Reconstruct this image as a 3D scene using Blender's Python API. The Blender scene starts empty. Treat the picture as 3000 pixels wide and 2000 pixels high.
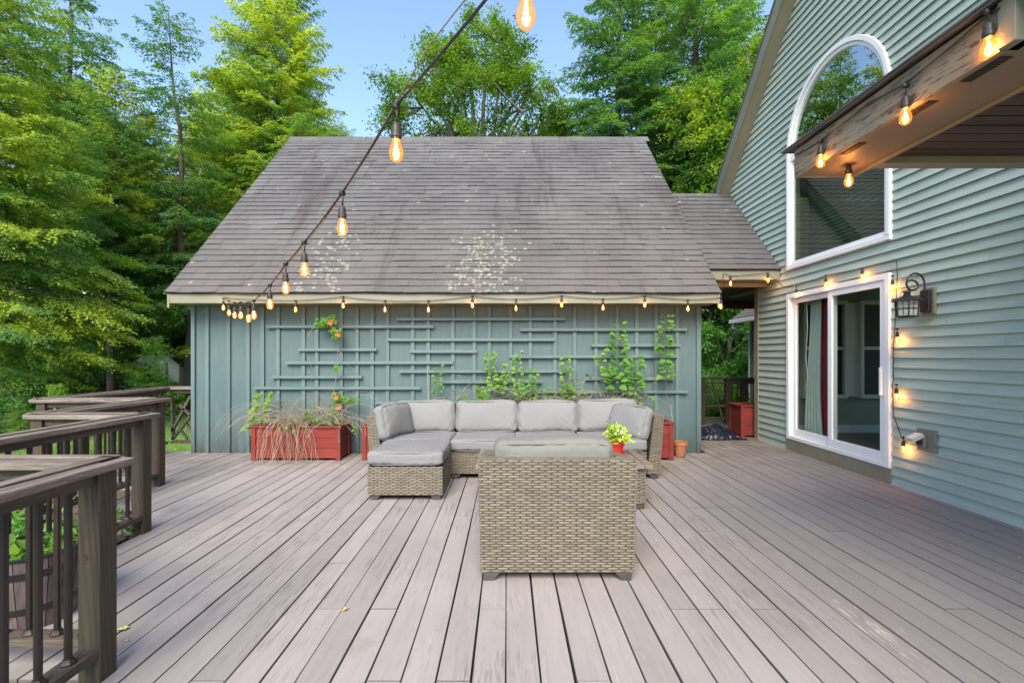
import bpy, math, random
import numpy as np
from mathutils import Vector, Matrix
R=math.radians
S=bpy.context.scene
# ------------------------------------------------------------------ camera
CAMZ=1.35; F=1113.3; CX=1165.8; CY=815.4       # focal length and vanishing point of the measured picture (2352 px wide)
cam=bpy.data.cameras.new('camera'); co=bpy.data.objects.new('camera',cam)
S.collection.objects.link(co); co.location=(0,0,CAMZ); co.rotation_euler=(R(90),0,0)
cam.lens=17.04; cam.sensor_width=36; cam.shift_x=13/3000; cam.shift_y=40/3000
cam.clip_start=.05; cam.clip_end=600
S.camera=co
# ------------------------------------------------------------------ sky, sun, exposure
SUN_EL=42; SUN_ROT=187            # degrees; rotation clockwise from +Y
w=bpy.data.worlds.new('World'); S.world=w; w.use_nodes=True
nt=w.node_tree; bg=nt.nodes['Background']
sky=nt.nodes.new('ShaderNodeTexSky'); sky.sky_type='NISHITA'; sky.sun_disc=False
sky.sun_elevation=R(SUN_EL); sky.sun_rotation=R(SUN_ROT); sky.air_density=1.0; sky.dust_density=0.3; sky.ozone_density=1.2
nt.links.new(sky.outputs[0],bg.inputs[0]); bg.inputs[1].default_value=.14
sl=bpy.data.lights.new('sun','SUN'); sl.energy=3.2; sl.angle=R(40); sl.color=(1,.88,.72)
so=bpy.data.objects.new('sun',sl); S.collection.objects.link(so)
sd=Vector((math.sin(R(SUN_ROT))*math.cos(R(SUN_EL)),math.cos(R(SUN_ROT))*math.cos(R(SUN_EL)),math.sin(R(SUN_EL))))
so.rotation_euler=sd.to_track_quat('Z','Y').to_euler(); so.location=(20,0,30)
S.view_settings.view_transform='Standard'; S.view_settings.look='None'; S.view_settings.gamma=1
S.view_settings.exposure=1.45
try:
    S.cycles.max_bounces=8; S.cycles.transparent_max_bounces=16; S.cycles.transmission_bounces=6
    S.cycles.diffuse_bounces=4
except Exception: pass
# ------------------------------------------------------------------ helpers
def P(x,y,Y):   # picture point at depth Y -> world
    return Vector(((x-CX)/F*Y, Y, CAMZ-(y-CY)/F*Y))
def PX(x,y,X):  # picture point on the plane X=const
    Y=X*F/(x-CX); return Vector((X,Y,CAMZ-(y-CY)/F*Y))
ORG={}
def link(o,parent=None):
    S.collection.objects.link(o)
    if parent is not None: o.parent=parent
    return o
def thing(name,label,cat,loc=(0,0,0),group=None):
    o=bpy.data.objects.new(name,None); o.empty_display_size=.1
    link(o); o.location=loc; o['label']=label; o['category']=cat
    if group: o['group']=group
    ORG[o]=Vector(loc); return o
def tag(o,label,cat,group=None,kind=None):
    if label: o['label']=label
    if cat: o['category']=cat
    if group: o['group']=group
    if kind: o['kind']=kind
    return o
class MB:
    def __init__(s): s.v=[]; s.f=[]; s.r=[]
    def add(s,vs,fs,r=None):
        n=len(s.v); s.v+= [tuple(v) for v in vs]
        rr=random.random() if r is None else r
        for k,f in enumerate(fs): s.f.append(tuple(i+n for i in f)); s.r.append(rr[k] if hasattr(rr,'__len__') else rr)
    def box(s,x0,x1,y0,y1,z0,z1,r=None):
        s.add([(x0,y0,z0),(x1,y0,z0),(x1,y1,z0),(x0,y1,z0),(x0,y0,z1),(x1,y0,z1),(x1,y1,z1),(x0,y1,z1)],
              [(0,3,2,1),(4,5,6,7),(0,1,5,4),(1,2,6,5),(2,3,7,6),(3,0,4,7)],r)
    def hexa(s,b,t,r=None):  # bottom ring of 4, top ring of 4 (counterclockwise from above)
        s.add(list(b)+list(t),[(0,3,2,1),(4,5,6,7),(0,1,5,4),(1,2,6,5),(2,3,7,6),(3,0,4,7)],r)
    def beam(s,a,b,w,h,up=(0,0,1),r=None):
        a=Vector(a); b=Vector(b); d=(b-a).normalized(); up=Vector(up)
        sx=d.cross(up)
        if sx.length<1e-4: sx=d.cross(Vector((0,1,0)))
        sx.normalize(); uz=sx.cross(d).normalized()
        q=[(-w/2,-h/2),(w/2,-h/2),(w/2,h/2),(-w/2,h/2)]
        vs=[a+sx*i+uz*j for i,j in q]+[b+sx*i+uz*j for i,j in q]
        s.add(vs,[(0,1,2,3),(7,6,5,4),(0,4,5,1),(1,5,6,2),(2,6,7,3),(3,7,4,0)],r)
    def tube(s,pts,rad,n=6,r=None,caps=True):
        pts=[Vector(p) for p in pts]; rr=random.random() if r is None else r
        if not hasattr(rad,'__len__'): rad=[rad]*len(pts)
        rings=[]; prev=None
        for i,p in enumerate(pts):
            d=(pts[min(i+1,len(pts)-1)]-pts[max(i-1,0)])
            if d.length<1e-7: d=Vector((0,0,1))
            d.normalize()
            if prev is None:
                a=d.cross(Vector((0,0,1)))
                if a.length<1e-3: a=d.cross(Vector((0,1,0)))
            else: a=prev-d*prev.dot(d)
            if a.length<1e-6: a=d.orthogonal()
            a.normalize(); prev=a; b=d.cross(a)
            rings.append([p+(a*math.cos(2*math.pi*k/n)+b*math.sin(2*math.pi*k/n))*rad[i] for k in range(n)])
        vs=[v for g in rings for v in g]; fs=[]
        for i in range(len(pts)-1):
            for k in range(n):
                fs.append((i*n+k,(i)*n+(k+1)%n,(i+1)*n+(k+1)%n,(i+1)*n+k))
        if caps: fs.append(tuple(range(n-1,-1,-1))); fs.append(tuple((len(pts)-1)*n+k for k in range(n)))
        s.add(vs,fs,rr)
    def lathe(s,prof,c=(0,0,0),n=16,r=None):   # prof: (radius, z)
        c=Vector(c); vs=[]; fs=[]; m=len(prof)
        for (ra,z) in prof:
            for k in range(n):
                a=2*math.pi*k/n; vs.append(c+Vector((ra*math.cos(a),ra*math.sin(a),z)))
        for i in range(m-1):
            for k in range(n): fs.append((i*n+k,i*n+(k+1)%n,(i+1)*n+(k+1)%n,(i+1)*n+k))
        if prof[0][0]>1e-5: fs.append(tuple(range(n-1,-1,-1)))
        if prof[-1][0]>1e-5: fs.append(tuple((m-1)*n+k for k in range(n)))
        s.add(vs,fs,r)
    def poly(s,pts,r=None): s.add(pts,[tuple(range(len(pts)))],r)
    def extr(s,pts,vec,r=None):
        n=len(pts); vec=Vector(vec); pts=[Vector(p) for p in pts]
        s.add(pts+[p+vec for p in pts],[tuple(range(n-1,-1,-1)),tuple(range(n,2*n))]+[(i,(i+1)%n,n+(i+1)%n,n+i) for i in range(n)],r)
    def build(s,name,mat,parent=None,smooth=False,bevel=0,org=None):
        o=Vector((0,0,0))
        if parent is not None: o=ORG[parent]
        if org is not None: o=Vector(org)
        me=bpy.data.meshes.new(name)
        v=np.array([tuple(p) for p in s.v],dtype=float).reshape(-1,3)-np.array(o)
        me.from_pydata(v.tolist(),[],s.f)
        at=me.attributes.new('rnd','FLOAT','FACE'); at.data.foreach_set('value',np.array(s.r,dtype=np.float32))
        me.materials.append(mat)
        if smooth: me.polygons.foreach_set('use_smooth',[True]*len(me.polygons))
        me.update()
        ob=bpy.data.objects.new(name,me); link(ob,parent)
        if parent is None: ob.location=o
        ORG[ob]=o
        if bevel:
            m=ob.modifiers.new('bevel','BEVEL'); m.width=bevel; m.segments=2; m.limit_method='ANGLE'; m.angle_limit=R(40)
        return ob
def copy_tree(o,parent=None,loc=None):
    c=o.copy(); S.collection.objects.link(c)
    if parent is not None: c.parent=parent
    if loc is not None: c.location=loc
    for ch in list(o.children): copy_tree(ch,c)
    return c
# ------------------------------------------------------------------ materials
def newmat(name):
    m=bpy.data.materials.new(name); m.use_nodes=True; n=m.node_tree
    return m,n,n.nodes['Principled BSDF']
def N(n,t,**k):
    x=n.nodes.new(t)
    for a,b in k.items(): setattr(x,a,b)
    return x
def coords(n,stretch=(1,1,1),src='Object'):
    tc=N(n,'ShaderNodeTexCoord'); mp=N(n,'ShaderNodeMapping'); mp.inputs['Scale'].default_value=stretch
    n.links.new(tc.outputs[src],mp.inputs[0]); return mp.outputs[0]
def noise(n,vec,sc,det=5,rough=.6,dist=0):
    x=N(n,'ShaderNodeTexNoise'); x.inputs['Scale'].default_value=sc; x.inputs['Detail'].default_value=det
    x.inputs['Roughness'].default_value=rough; x.inputs['Distortion'].default_value=dist
    n.links.new(vec,x.inputs['Vector']); return x.outputs[0]
def ramp(n,fac,stops):
    x=N(n,'ShaderNodeValToRGB'); e=x.color_ramp.elements
    while len(e)>1: e.remove(e[-1])
    e[0].position=stops[0][0]; e[0].color=(*stops[0][1],1) if hasattr(stops[0][1],'__len__') else (stops[0][1],)*3+(1,)
    for p,c in stops[1:]:
        q=e.new(p); q.color=(*c,1) if hasattr(c,'__len__') else (c,c,c,1)
    n.links.new(fac,x.inputs[0]); return x.outputs[0]
def mix(n,a,b,fac,mode='MIX'):
    x=N(n,'ShaderNodeMix',data_type='RGBA',blend_type=mode)
    for i,val in ((0,fac),(6,a),(7,b)):
        sock=x.inputs[i]
        if hasattr(val,'links'): n.links.new(val,sock)
        elif hasattr(val,'__len__'): sock.default_value=(*val,1)
        else: sock.default_value=val if i==0 else (val,val,val,1)
    return x.outputs[2]
def math_(n,op,a,b=None,c=None):
    x=N(n,'ShaderNodeMath',operation=op)
    for i,v in enumerate((a,b,c)):
        if v is None: continue
        if hasattr(v,'links'): n.links.new(v,x.inputs[i])
        else: x.inputs[i].default_value=v
    return x.outputs[0]
def rnd(n):
    a=N(n,'ShaderNodeAttribute',attribute_name='rnd'); return a.outputs['Fac']
def bump(n,b,h,st,dist=.01):
    x=N(n,'ShaderNodeBump'); x.inputs['Strength'].default_value=st; x.inputs['Distance'].default_value=dist
    n.links.new(h,x.inputs['Height']); n.links.new(x.outputs[0],b.inputs['Normal'])
def mk(name,c1,c2=None,sc=4,rough=.6,stretch=(1,1,1),bmp=0,var=.15,fine=0,metal=0,spec=.5,dirt=None,dirtsc=1.2,bdist=.01):
    """procedural paint/wood/metal: two tones by noise, piece-to-piece variation, fine streaks, dirt patches, bump"""
    m,n,b=newmat(name); v=coords(n,stretch); c2=c2 or tuple(x*.8 for x in c1)
    f=noise(n,v,sc,6,.65)
    col=mix(n,c1,c2,ramp(n,f,[(.35,0.0),(.68,1.0)]))
    if fine:
        g=noise(n,v,sc*9,4,.7); col=mix(n,col,ramp(n,g,[(.3,.45),(.65,1.15)]),fine,'MULTIPLY')
    if var:
        col=mix(n,col,ramp(n,rnd(n),[(0,1-var),(1,1+var)]),1.0,'MULTIPLY')
    if dirt:
        d=noise(n,coords(n),dirtsc,6,.7); col=mix(n,col,dirt,ramp(n,d,[(.52,0.0),(.75,.8)]))
    n.links.new(col,b.inputs['Base Color'])
    b.inputs['Roughness'].default_value=rough; b.inputs['Metallic'].default_value=metal
    b.inputs['Specular IOR Level'].default_value=spec
    if bmp:
        h=noise(n,v,sc*6,5,.7); bump(n,b,h,bmp,bdist)
    return m
def leafmat(name,c1,c2,c3=None,trans=.45,hue=.5,clump=.5):
    m,n,b=newmat(name); v=coords(n)
    col=mix(n,c1,c2,rnd(n)); k=noise(n,v,clump,3,.6)
    if c3: col=mix(n,col,c3,ramp(n,k,[(.40,0.0),(.58,.95)]))
    n.links.new(col,b.inputs['Base Color']); b.inputs['Roughness'].default_value=.55; b.inputs['Specular IOR Level'].default_value=.3
    t=N(n,'ShaderNodeBsdfTranslucent'); tc=mix(n,col,(1.0,1.0,.35),.35,'MIX'); tc=mix(n,tc,(1.5,1.7,.8),1.0,'MULTIPLY')
    n.links.new(tc if False else mix(n,col,(2.0,2.1,.7),1.0,'MULTIPLY'),t.inputs[0])
    ms=N(n,'ShaderNodeMixShader'); ms.inputs[0].default_value=trans
    n.links.new(b.outputs[0],ms.inputs[1]); n.links.new(t.outputs[0],ms.inputs[2])
    n.links.new(ms.outputs[0],n.nodes['Material Output'].inputs[0]); return m
M={}
# deck paint: grey-mauve over grooved, weathered boards; flaking patches on the right
def deckmat():
    m,n,b=newmat('deck paint'); v=coords(n,(1,1,1)); vs=coords(n,(1,.06,1))
    # per board offset so grain does not run across gaps
    add=N(n,'ShaderNodeVectorMath',operation='MULTIPLY_ADD'); cb=N(n,'ShaderNodeCombineXYZ')
    r=rnd(n); n.links.new(r,cb.inputs[1]); n.links.new(r,cb.inputs[2])
    n.links.new(cb.outputs[0],add.inputs[0]); add.inputs[1].default_value=(0,37,19); n.links.new(vs,add.inputs[2]); vb=add.outputs[0]
    big=noise(n,v,.8,4,.6); gr=noise(n,vb,75,5,.65,.6); gr2=noise(n,vb,14,4,.6,1.5)
    col=mix(n,(.295,.276,.268),(.24,.222,.217),ramp(n,big,[(.3,0.0),(.7,1.0)]))
    col=mix(n,col,ramp(n,r,[(0,.88),(1,1.1)]),1.0,'MULTIPLY')
    worn=ramp(n,noise(n,v,.9,5,.65),[(.48,.10),(.62,1.0)])
    streak=ramp(n,gr,[(.36,.36),(.5,1.0),(.7,1.2)])
    col=mix(n,col,streak,math_(n,'MULTIPLY',worn,.75),'MULTIPLY')
    col=mix(n,col,ramp(n,gr2,[(.35,.86),(.55,1.03)]),.4,'MULTIPLY')
    st=noise(n,coords(n,(1,.7,1)),2.3,6,.75)      # dull brown-grey stains
    col=mix(n,col,(.17,.15,.135),ramp(n,st,[(.56,0.0),(.74,.6)]))
    pos=N(n,'ShaderNodeSeparateXYZ'); n.links.new(v,pos.inputs[0])
    rx=math_(n,'MINIMUM',math_(n,'MAXIMUM',math_(n,'MULTIPLY',math_(n,'SUBTRACT',pos.outputs[0],1.0),.4),0.0),1.0)
    col=mix(n,col,(.255,.228,.215),math_(n,'MULTIPLY',rx,ramp(n,noise(n,coords(n,(1,.3,1)),1.6,6,.7),[(.3,.35),(.65,1.0)])))
    # mossy, dirty boards beside the garage wall
    gy=math_(n,'SMOOTH_MIN',math_(n,'MULTIPLY',math_(n,'SUBTRACT',pos.outputs[1],5.0),.5),1.0,.1)
    gy=math_(n,'MAXIMUM',gy,0.0)
    dn=ramp(n,noise(n,v,3.2,6,.7),[(.35,0.0),(.62,1.0)])
    col=mix(n,col,(.13,.115,.10),math_(n,'MULTIPLY',math_(n,'MULTIPLY',gy,dn),.8))
    # flaked paint: pale cream wood showing along a few boards at right
    fx=math_(n,'ABSOLUTE',math_(n,'SUBTRACT',math_(n,'ADD',pos.outputs[0],math_(n,'MULTIPLY',pos.outputs[1],.02)),1.86))
    fx=math_(n,'SUBTRACT',1.0,math_(n,'MULTIPLY',fx,6.0))
    fy=math_(n,'SUBTRACT',1.0,math_(n,'MULTIPLY',math_(n,'ABSOLUTE',math_(n,'SUBTRACT',pos.outputs[1],2.3)),.95))
    fm=math_(n,'MULTIPLY',math_(n,'MAXIMUM',fx,0.0),math_(n,'MAXIMUM',fy,0.0))
    fn=noise(n,coords(n,(1,.08,1)),75,4,.7,.8); fn2=noise(n,coords(n,(1,.3,1)),9,3,.6)
    fl=math_(n,'ADD',math_(n,'MULTIPLY',fn,.85),math_(n,'MULTIPLY',fn2,.25)); fl=math_(n,'ADD',fl,math_(n,'MULTIPLY',fm,.105))
    col=mix(n,col,(.43,.41,.34),ramp(n,fl,[(.71,0.0),(.72,1.0)]))
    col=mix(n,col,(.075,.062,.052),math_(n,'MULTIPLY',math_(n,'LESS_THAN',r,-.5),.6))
    n.links.new(col,b.inputs['Base Color']); b.inputs['Roughness'].default_value=.62; b.inputs['Specular IOR Level'].default_value=.35
    bump(n,b,gr,.35,.004); return m
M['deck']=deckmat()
def sidingmat(name,c1,c2,stretch,dirt):
    m,n,b=newmat(name); v=coords(n,stretch); f=noise(n,coords(n),.9,5,.6)
    col=mix(n,c1,c2,ramp(n,f,[(.35,0.0),(.7,1.0)])); g=noise(n,v,34,5,.7,.6)
    col=mix(n,col,ramp(n,g,[(.34,.84),(.5,1.0),(.66,1.08)]),.8,'MULTIPLY')
    col=mix(n,col,ramp(n,rnd(n),[(0,.94),(1,1.05)]),1.0,'MULTIPLY')
    sp=noise(n,coords(n),38,2,.5); col=mix(n,col,(.10,.10,.09),ramp(n,sp,[(.76,0.0),(.79,.7)]))
    if dirt:
        pos=N(n,'ShaderNodeSeparateXYZ'); n.links.new(coords(n),pos.inputs[0])
        lo=math_(n,'MAXIMUM',math_(n,'SUBTRACT',1.0,math_(n,'MULTIPLY',pos.outputs[2],2.2)),0.0)
        ds=noise(n,coords(n,(1,1,.25)),9,5,.75)
        col=mix(n,col,(.05,.06,.055),math_(n,'MULTIPLY',lo,ramp(n,ds,[(.36,0.0),(.56,1.0)])))
    n.links.new(col,b.inputs['Base Color']); b.inputs['Roughness'].default_value=.6; b.inputs['Specular IOR Level'].default_value=.3
    bump(n,b,g,.3,.004); return m
M['clap']=sidingmat('sage clapboard paint',(.375,.45,.395),(.33,.405,.355),(1,.07,1),False)
M['gwall']=sidingmat('blue green board paint',(.088,.138,.146),(.072,.118,.127),(1,1,.08),True)
M['gtrim']=sidingmat('blue green batten paint',(.105,.158,.163),(.086,.135,.143),(1,1,.08),True)
M['slat']=sidingmat('blue green slat paint',(.115,.17,.173),(.098,.149,.154),(.08,1,1),False)
M['tan']=mk('tan trim paint',(.185,.187,.138),(.16,.162,.118),3,.55,bmp=.15,var=.05,dirt=(.22,.2,.16),dirtsc=2.5)
M['tandark']=mk('olive tan trim paint',(.24,.215,.15),(.20,.18,.125),3,.55,bmp=.15,var=.05)
M['white']=mk('white vinyl trim',(.80,.80,.80),(.75,.75,.76),3,.4,var=.03)
# cracked tan paint on the porch fascia
def crackmat():
    m,n,b=newmat('cracked tan paint'); v=coords(n,(1,.12,1))
    f=noise(n,v,58,6,.75,1.0); col=mix(n,(.25,.215,.155),(.19,.165,.115),ramp(n,noise(n,coords(n),3,4),[(.3,0.0),(.7,1.0)]))
    ck=ramp(n,f,[(.435,1.0),(.46,0.0)]); col=mix(n,col,(.07,.05,.03),ck)
    n.links.new(col,b.inputs['Base Color']); b.inputs['Roughness'].default_value=.6; bump(n,b,f,.4,.004); return m
M['crack']=crackmat()
M['soffit']=mk('brown soffit panel',(.20,.14,.08),(.17,.12,.07),4,.5,var=.05,bmp=.05)
M['vent']=mk('dark vent metal',(.05,.035,.025),(.03,.025,.02),20,.5)
M['darkwood']=mk('dark stained ceiling boards',(.075,.03,.015),(.028,.014,.008),6,.6,stretch=(.1,1,1),bmp=.3,var=.35,fine=.5)
M['rail']=mk('weathered rail wood',(.12,.092,.068),(.028,.021,.016),22,.7,stretch=(1,.08,1),bmp=.6,var=.15,fine=.8)
M['railx']=mk('weathered rail wood crosswise',(.12,.092,.068),(.028,.021,.016),22,.7,stretch=(.08,1,1),bmp=.6,var=.15,fine=.8)
M['railcap']=mk('grey weathered cap board',(.25,.21,.175),(.05,.04,.033),26,.7,stretch=(1,.06,1),bmp=.7,var=.12,fine=.9)
M['railcapx']=mk('grey weathered cap board crosswise',(.25,.21,.175),(.05,.04,.033),26,.7,stretch=(.06,1,1),bmp=.7,var=.12,fine=.9)
def postmat():
    m,n,b=newmat('brown post wood'); v=coords(n,(1,1,.07))
    wv=N(n,'ShaderNodeTexWave',wave_type='BANDS',bands_direction='DIAGONAL'); wv.inputs['Scale'].default_value=26; wv.inputs['Distortion'].default_value=5
    wv.inputs['Detail'].default_value=3; wv.inputs['Detail Scale'].default_value=.8; n.links.new(v,wv.inputs[0])
    f=noise(n,v,40,5,.7); col=mix(n,(.075,.048,.03),(.025,.018,.011),ramp(n,wv.outputs[1],[(.0,.75),(1,.1)]))
    col=mix(n,col,ramp(n,f,[(.3,.6),(.7,1.15)]),.9,'MULTIPLY')
    g=noise(n,coords(n),2.5,4); col=mix(n,col,(.035,.034,.02),ramp(n,g,[(.45,0.0),(.65,.6)]))
    n.links.new(col,b.inputs['Base Color']); b.inputs['Roughness'].default_value=.7; bump(n,b,f,.5,.004); return m
M['post']=postmat()
M['baluster']=mk('dark bronze baluster metal',(.028,.018,.02),(.018,.012,.013),8,.38,var=.15,metal=.2)
M['rubber']=mk('black cable rubber',(.018,.018,.02),(.012,.012,.012),20,.5)
M['socket']=mk('black brown socket',(.035,.025,.022),(.02,.016,.014),20,.5)
M['wire']=mk('tan support wire',(.22,.19,.12),(.14,.12,.08),30,.6)
M['red']=mk('red planter paint',(.19,.018,.010),(.13,.013,.009),4,.7,stretch=(.2,1,1),bmp=.25,var=.12,fine=.25,dirt=(.14,.035,.025),dirtsc=6)
M['redpot']=mk('glossy red pot',(.55,.03,.025),(.5,.025,.02),4,.3,var=0)
M['terra']=mk('terracotta',(.42,.16,.07),(.30,.11,.05),5,.8,bmp=.1,dirt=(.2,.14,.09),dirtsc=5)
M['soil']=mk('planter soil',(.06,.04,.025),(.03,.022,.015),30,.95,bmp=1)
M['strand']=mk('tan wicker strand',(.155,.135,.10),(.115,.10,.073),25,.5,stretch=(1,1,6),var=.22,bmp=.2,fine=.3)
M['rib']=mk('brown wicker rib',(.085,.07,.05),(.06,.05,.035),25,.55,var=.1)
M['back']=mk('dark wicker backing',(.035,.028,.02),(.02,.017,.012),25,.8,var=0)
M['foot']=mk('dark furniture foot',(.05,.045,.04),(.035,.032,.03),10,.5)
M['tabletop']=mk('grey brown table slats',(.22,.185,.16),(.16,.135,.12),8,.5,stretch=(.1,1,1),var=.12,bmp=.2,fine=.4)
def fabric(name,c1,c2):
    m,n,b=newmat(name); v=coords(n); col=mix(n,c1,c2,ramp(n,noise(n,v,2.2,4),[(.35,0.0),(.7,1.0)]))
    g=noise(n,v,420,2,.5); col=mix(n,col,ramp(n,g,[(.3,.86),(.7,1.08)]),.8,'MULTIPLY')
    n.links.new(col,b.inputs['Base Color']); b.inputs['Roughness'].default_value=.85; b.inputs['Specular IOR Level'].default_value=.2
    w1=noise(n,v,9,3,.55,1.2); bump(n,b,w1,.28,.025); return m
M['cushion']=fabric('grey cushion fabric',(.188,.193,.197),(.172,.177,.181))
M['cushion2']=fabric('grey green cushion fabric',(.165,.17,.16),(.148,.153,.143))
def shinglemat():
    m,n,b=newmat('weathered asphalt shingles'); v=coords(n)
    col=mix(n,(.112,.111,.114),(.082,.081,.084),ramp(n,noise(n,v,.9,5,.6),[(.35,0.0),(.65,1.0)]))
    col=mix(n,col,ramp(n,rnd(n),[(0,.92),(1,1.08)]),1.0,'MULTIPLY')
    g=noise(n,v,90,3,.7); col=mix(n,col,ramp(n,g,[(.3,.75),(.7,1.2)]),.8,'MULTIPLY')
    # brownish grime low on the roof and dark drip streaks
    stn=noise(n,coords(n,(1,.10,.10)),3.2,5,.7); col=mix(n,col,(.055,.048,.05),ramp(n,stn,[(.55,0.0),(.70,.9)]))
    pos=N(n,'ShaderNodeSeparateXYZ'); ge=N(n,'ShaderNodeNewGeometry'); n.links.new(ge.outputs['Position'],pos.inputs[0])
    low=math_(n,'MAXIMUM',math_(n,'SUBTRACT',1.0,math_(n,'MULTIPLY',math_(n,'SUBTRACT',pos.outputs[2],2.1),.55)),0.0)
    col=mix(n,col,(.115,.098,.09),math_(n,'MULTIPLY',low,.45))
    # lichen: crusty pale patches, thick in two areas above the eave
    def blob(cx,rx,cz,rz):
        a=math_(n,'MULTIPLY',math_(n,'SUBTRACT',pos.outputs[0],cx),1/rx); c=math_(n,'MULTIPLY',math_(n,'SUBTRACT',pos.outputs[2],cz),1/rz)
        d=math_(n,'ADD',math_(n,'MULTIPLY',a,a),math_(n,'MULTIPLY',c,c)); return math_(n,'MAXIMUM',math_(n,'SUBTRACT',1.0,d),0.0)
    bl=math_(n,'MAXIMUM',blob(-.33,.60,2.45,.95),math_(n,'MULTIPLY',blob(-2.55,.42,2.65,.85),.75))
    vo=N(n,'ShaderNodeTexVoronoi'); vo.inputs['Scale'].default_value=15; vo.inputs['Randomness'].default_value=1
    dv=N(n,'ShaderNodeVectorMath',operation='ADD'); nz=N(n,'ShaderNodeTexNoise'); nz.inputs['Scale'].default_value=30; n.links.new(v,nz.inputs[0])
    sc_=N(n,'ShaderNodeVectorMath',operation='SCALE'); sc_.inputs['Scale'].default_value=.05; n.links.new(nz.outputs[1],sc_.inputs[0])
    n.links.new(v,dv.inputs[0]); n.links.new(sc_.outputs[0],dv.inputs[1]); n.links.new(dv.outputs[0],vo.inputs[0])
    ring=ramp(n,vo.outputs['Distance'],[(0,.55),(.22,.7),(.33,1.0),(.42,1.0),(.46,0.0)])
    sep=N(n,'ShaderNodeSeparateColor'); n.links.new(vo.outputs['Color'],sep.inputs[0])
    pres=math_(n,'GREATER_THAN',math_(n,'ADD',sep.outputs[0],math_(n,'MULTIPLY',bl,.9)),.99)
    lm=math_(n,'MULTIPLY',ring,pres); lm=math_(n,'MULTIPLY',lm,ramp(n,noise(n,v,22,4,.7),[(.38,.1),(.55,.95)]))
    col=mix(n,col,(.27,.28,.20),lm)
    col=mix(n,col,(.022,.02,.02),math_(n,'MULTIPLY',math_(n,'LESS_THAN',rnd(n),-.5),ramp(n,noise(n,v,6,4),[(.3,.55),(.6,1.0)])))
    n.links.new(col,b.inputs['Base Color']); b.inputs['Roughness'].default_value=.9; b.inputs['Specular IOR Level'].default_value=.25
    bump(n,b,g,.5,.004); return m
M['shingle']=shinglemat()
M['bark']=mk('tree bark',(.10,.08,.065),(.045,.036,.03),5,.9,stretch=(1,1,.25),bmp=1,var=.1,bdist=.05)
M['bark2']=mk('grey tree bark',(.17,.15,.13),(.08,.07,.06),5,.9,stretch=(1,1,.25),bmp=1,var=.1,bdist=.05)
M['twig']=mk('dry twig',(.30,.24,.18),(.18,.14,.10),10,.8,var=.4)
M['stem']=mk('green brown stem',(.14,.11,.06),(.08,.09,.04),10,.7,var=.2)
M['hem1']=leafmat('bright hemlock needles',(.13,.24,.045),(.46,.49,.05),(.075,.18,.07),.38,clump=.6)
M['hem2']=leafmat('dark hemlock needles',(.08,.20,.06),(.24,.36,.07),(.055,.15,.07),.35,clump=.45)
M['hem3']=leafmat('olive hemlock needles',(.18,.28,.05),(.50,.52,.07),(.10,.20,.06),.42,clump=.5)
M['dec1']=leafmat('broad leaf green',(.08,.19,.02),(.20,.29,.025),(.06,.13,.02),.5,clump=.5)
M['dec2']=leafmat('bright broad leaf green',(.11,.23,.02),(.32,.38,.03),(.06,.15,.025),.5)
M['maple']=leafmat('shade maple leaf green',(.07,.19,.05),(.12,.27,.06),None,.45)
M['vine']=leafmat('bright vine leaf green',(.10,.24,.025),(.20,.34,.05),None,.4)
M['vine2']=leafmat('mid vine leaf green',(.06,.19,.03),(.13,.28,.05),None,.4)
M['lime']=leafmat('lime petunia leaf',(.30,.42,.05),(.42,.52,.09),None,.35)
M['spruce']=leafmat('young spruce needles',(.25,.42,.10),(.45,.60,.15),None,.3)
M['grassb']=leafmat('lawn blades',(.10,.22,.03),(.17,.30,.05),(.08,.17,.03),.35,clump=.8)
M['lily']=leafmat('strap leaf green',(.08,.20,.03),(.16,.30,.06),None,.4)
M['petal']=mk('white petal',(.8,.8,.78),(.7,.7,.7),5,.6)
M['flower']=mk('coral flower',(.8,.12,.06),(.85,.25,.08),5,.5)
M['tarp']=mk('dark blue tarp',(.008,.014,.03),(.005,.009,.02),6,.35,bmp=.3)
M['black']=mk('black painted metal',(.02,.021,.024),(.014,.015,.017),12,.4,var=.05)
M['shedw']=mk('pale shed siding',(.72,.78,.8),(.65,.7,.72),3,.6,stretch=(1,1,.1),var=.05)
M['shedroof']=mk('brown shed roof',(.16,.12,.09),(.11,.085,.065),8,.85)
M['shedside']=mk('dark green shed side',(.045,.07,.055),(.03,.05,.04),4,.7)
M['barrel']=mk('faded purple brown staves',(.19,.145,.15),(.09,.065,.07),7,.75,stretch=(1,1,.1),bmp=.5,var=.2,fine=.7)
M['curtw']=mk('pale green grey curtain',(.48,.54,.51),(.42,.47,.45),4,.8,var=.0)
M['curtr']=mk('dark red curtain',(.24,.012,.02),(.17,.01,.015),4,.75,var=.0)
M['room']=mk('room wall paint',(.36,.40,.32),(.3,.34,.28),2,.8)
M['carpet']=mk('tan carpet',(.28,.24,.16),(.22,.19,.13),40,.95)
M['roomdark']=mk('dark room furniture',(.02,.02,.026),(.012,.012,.016),2,.6)
M['grime']=mk('yellowed clear plastic',(.62,.62,.55),(.5,.5,.44),8,.3)
M['steel']=mk('worn grey steel',(.32,.32,.3),(.2,.2,.19),15,.4,metal=.6)
M['drained']=mk('dry curled leaf',(.45,.27,.12),(.30,.17,.08),20,.7)
M['yleaf']=mk('yellow green fallen leaf',(.42,.42,.12),(.5,.46,.2),20,.6)
M['ice']=mk('lantern seeded glass',(.45,.47,.44),(.3,.32,.3),30,.15)
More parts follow.
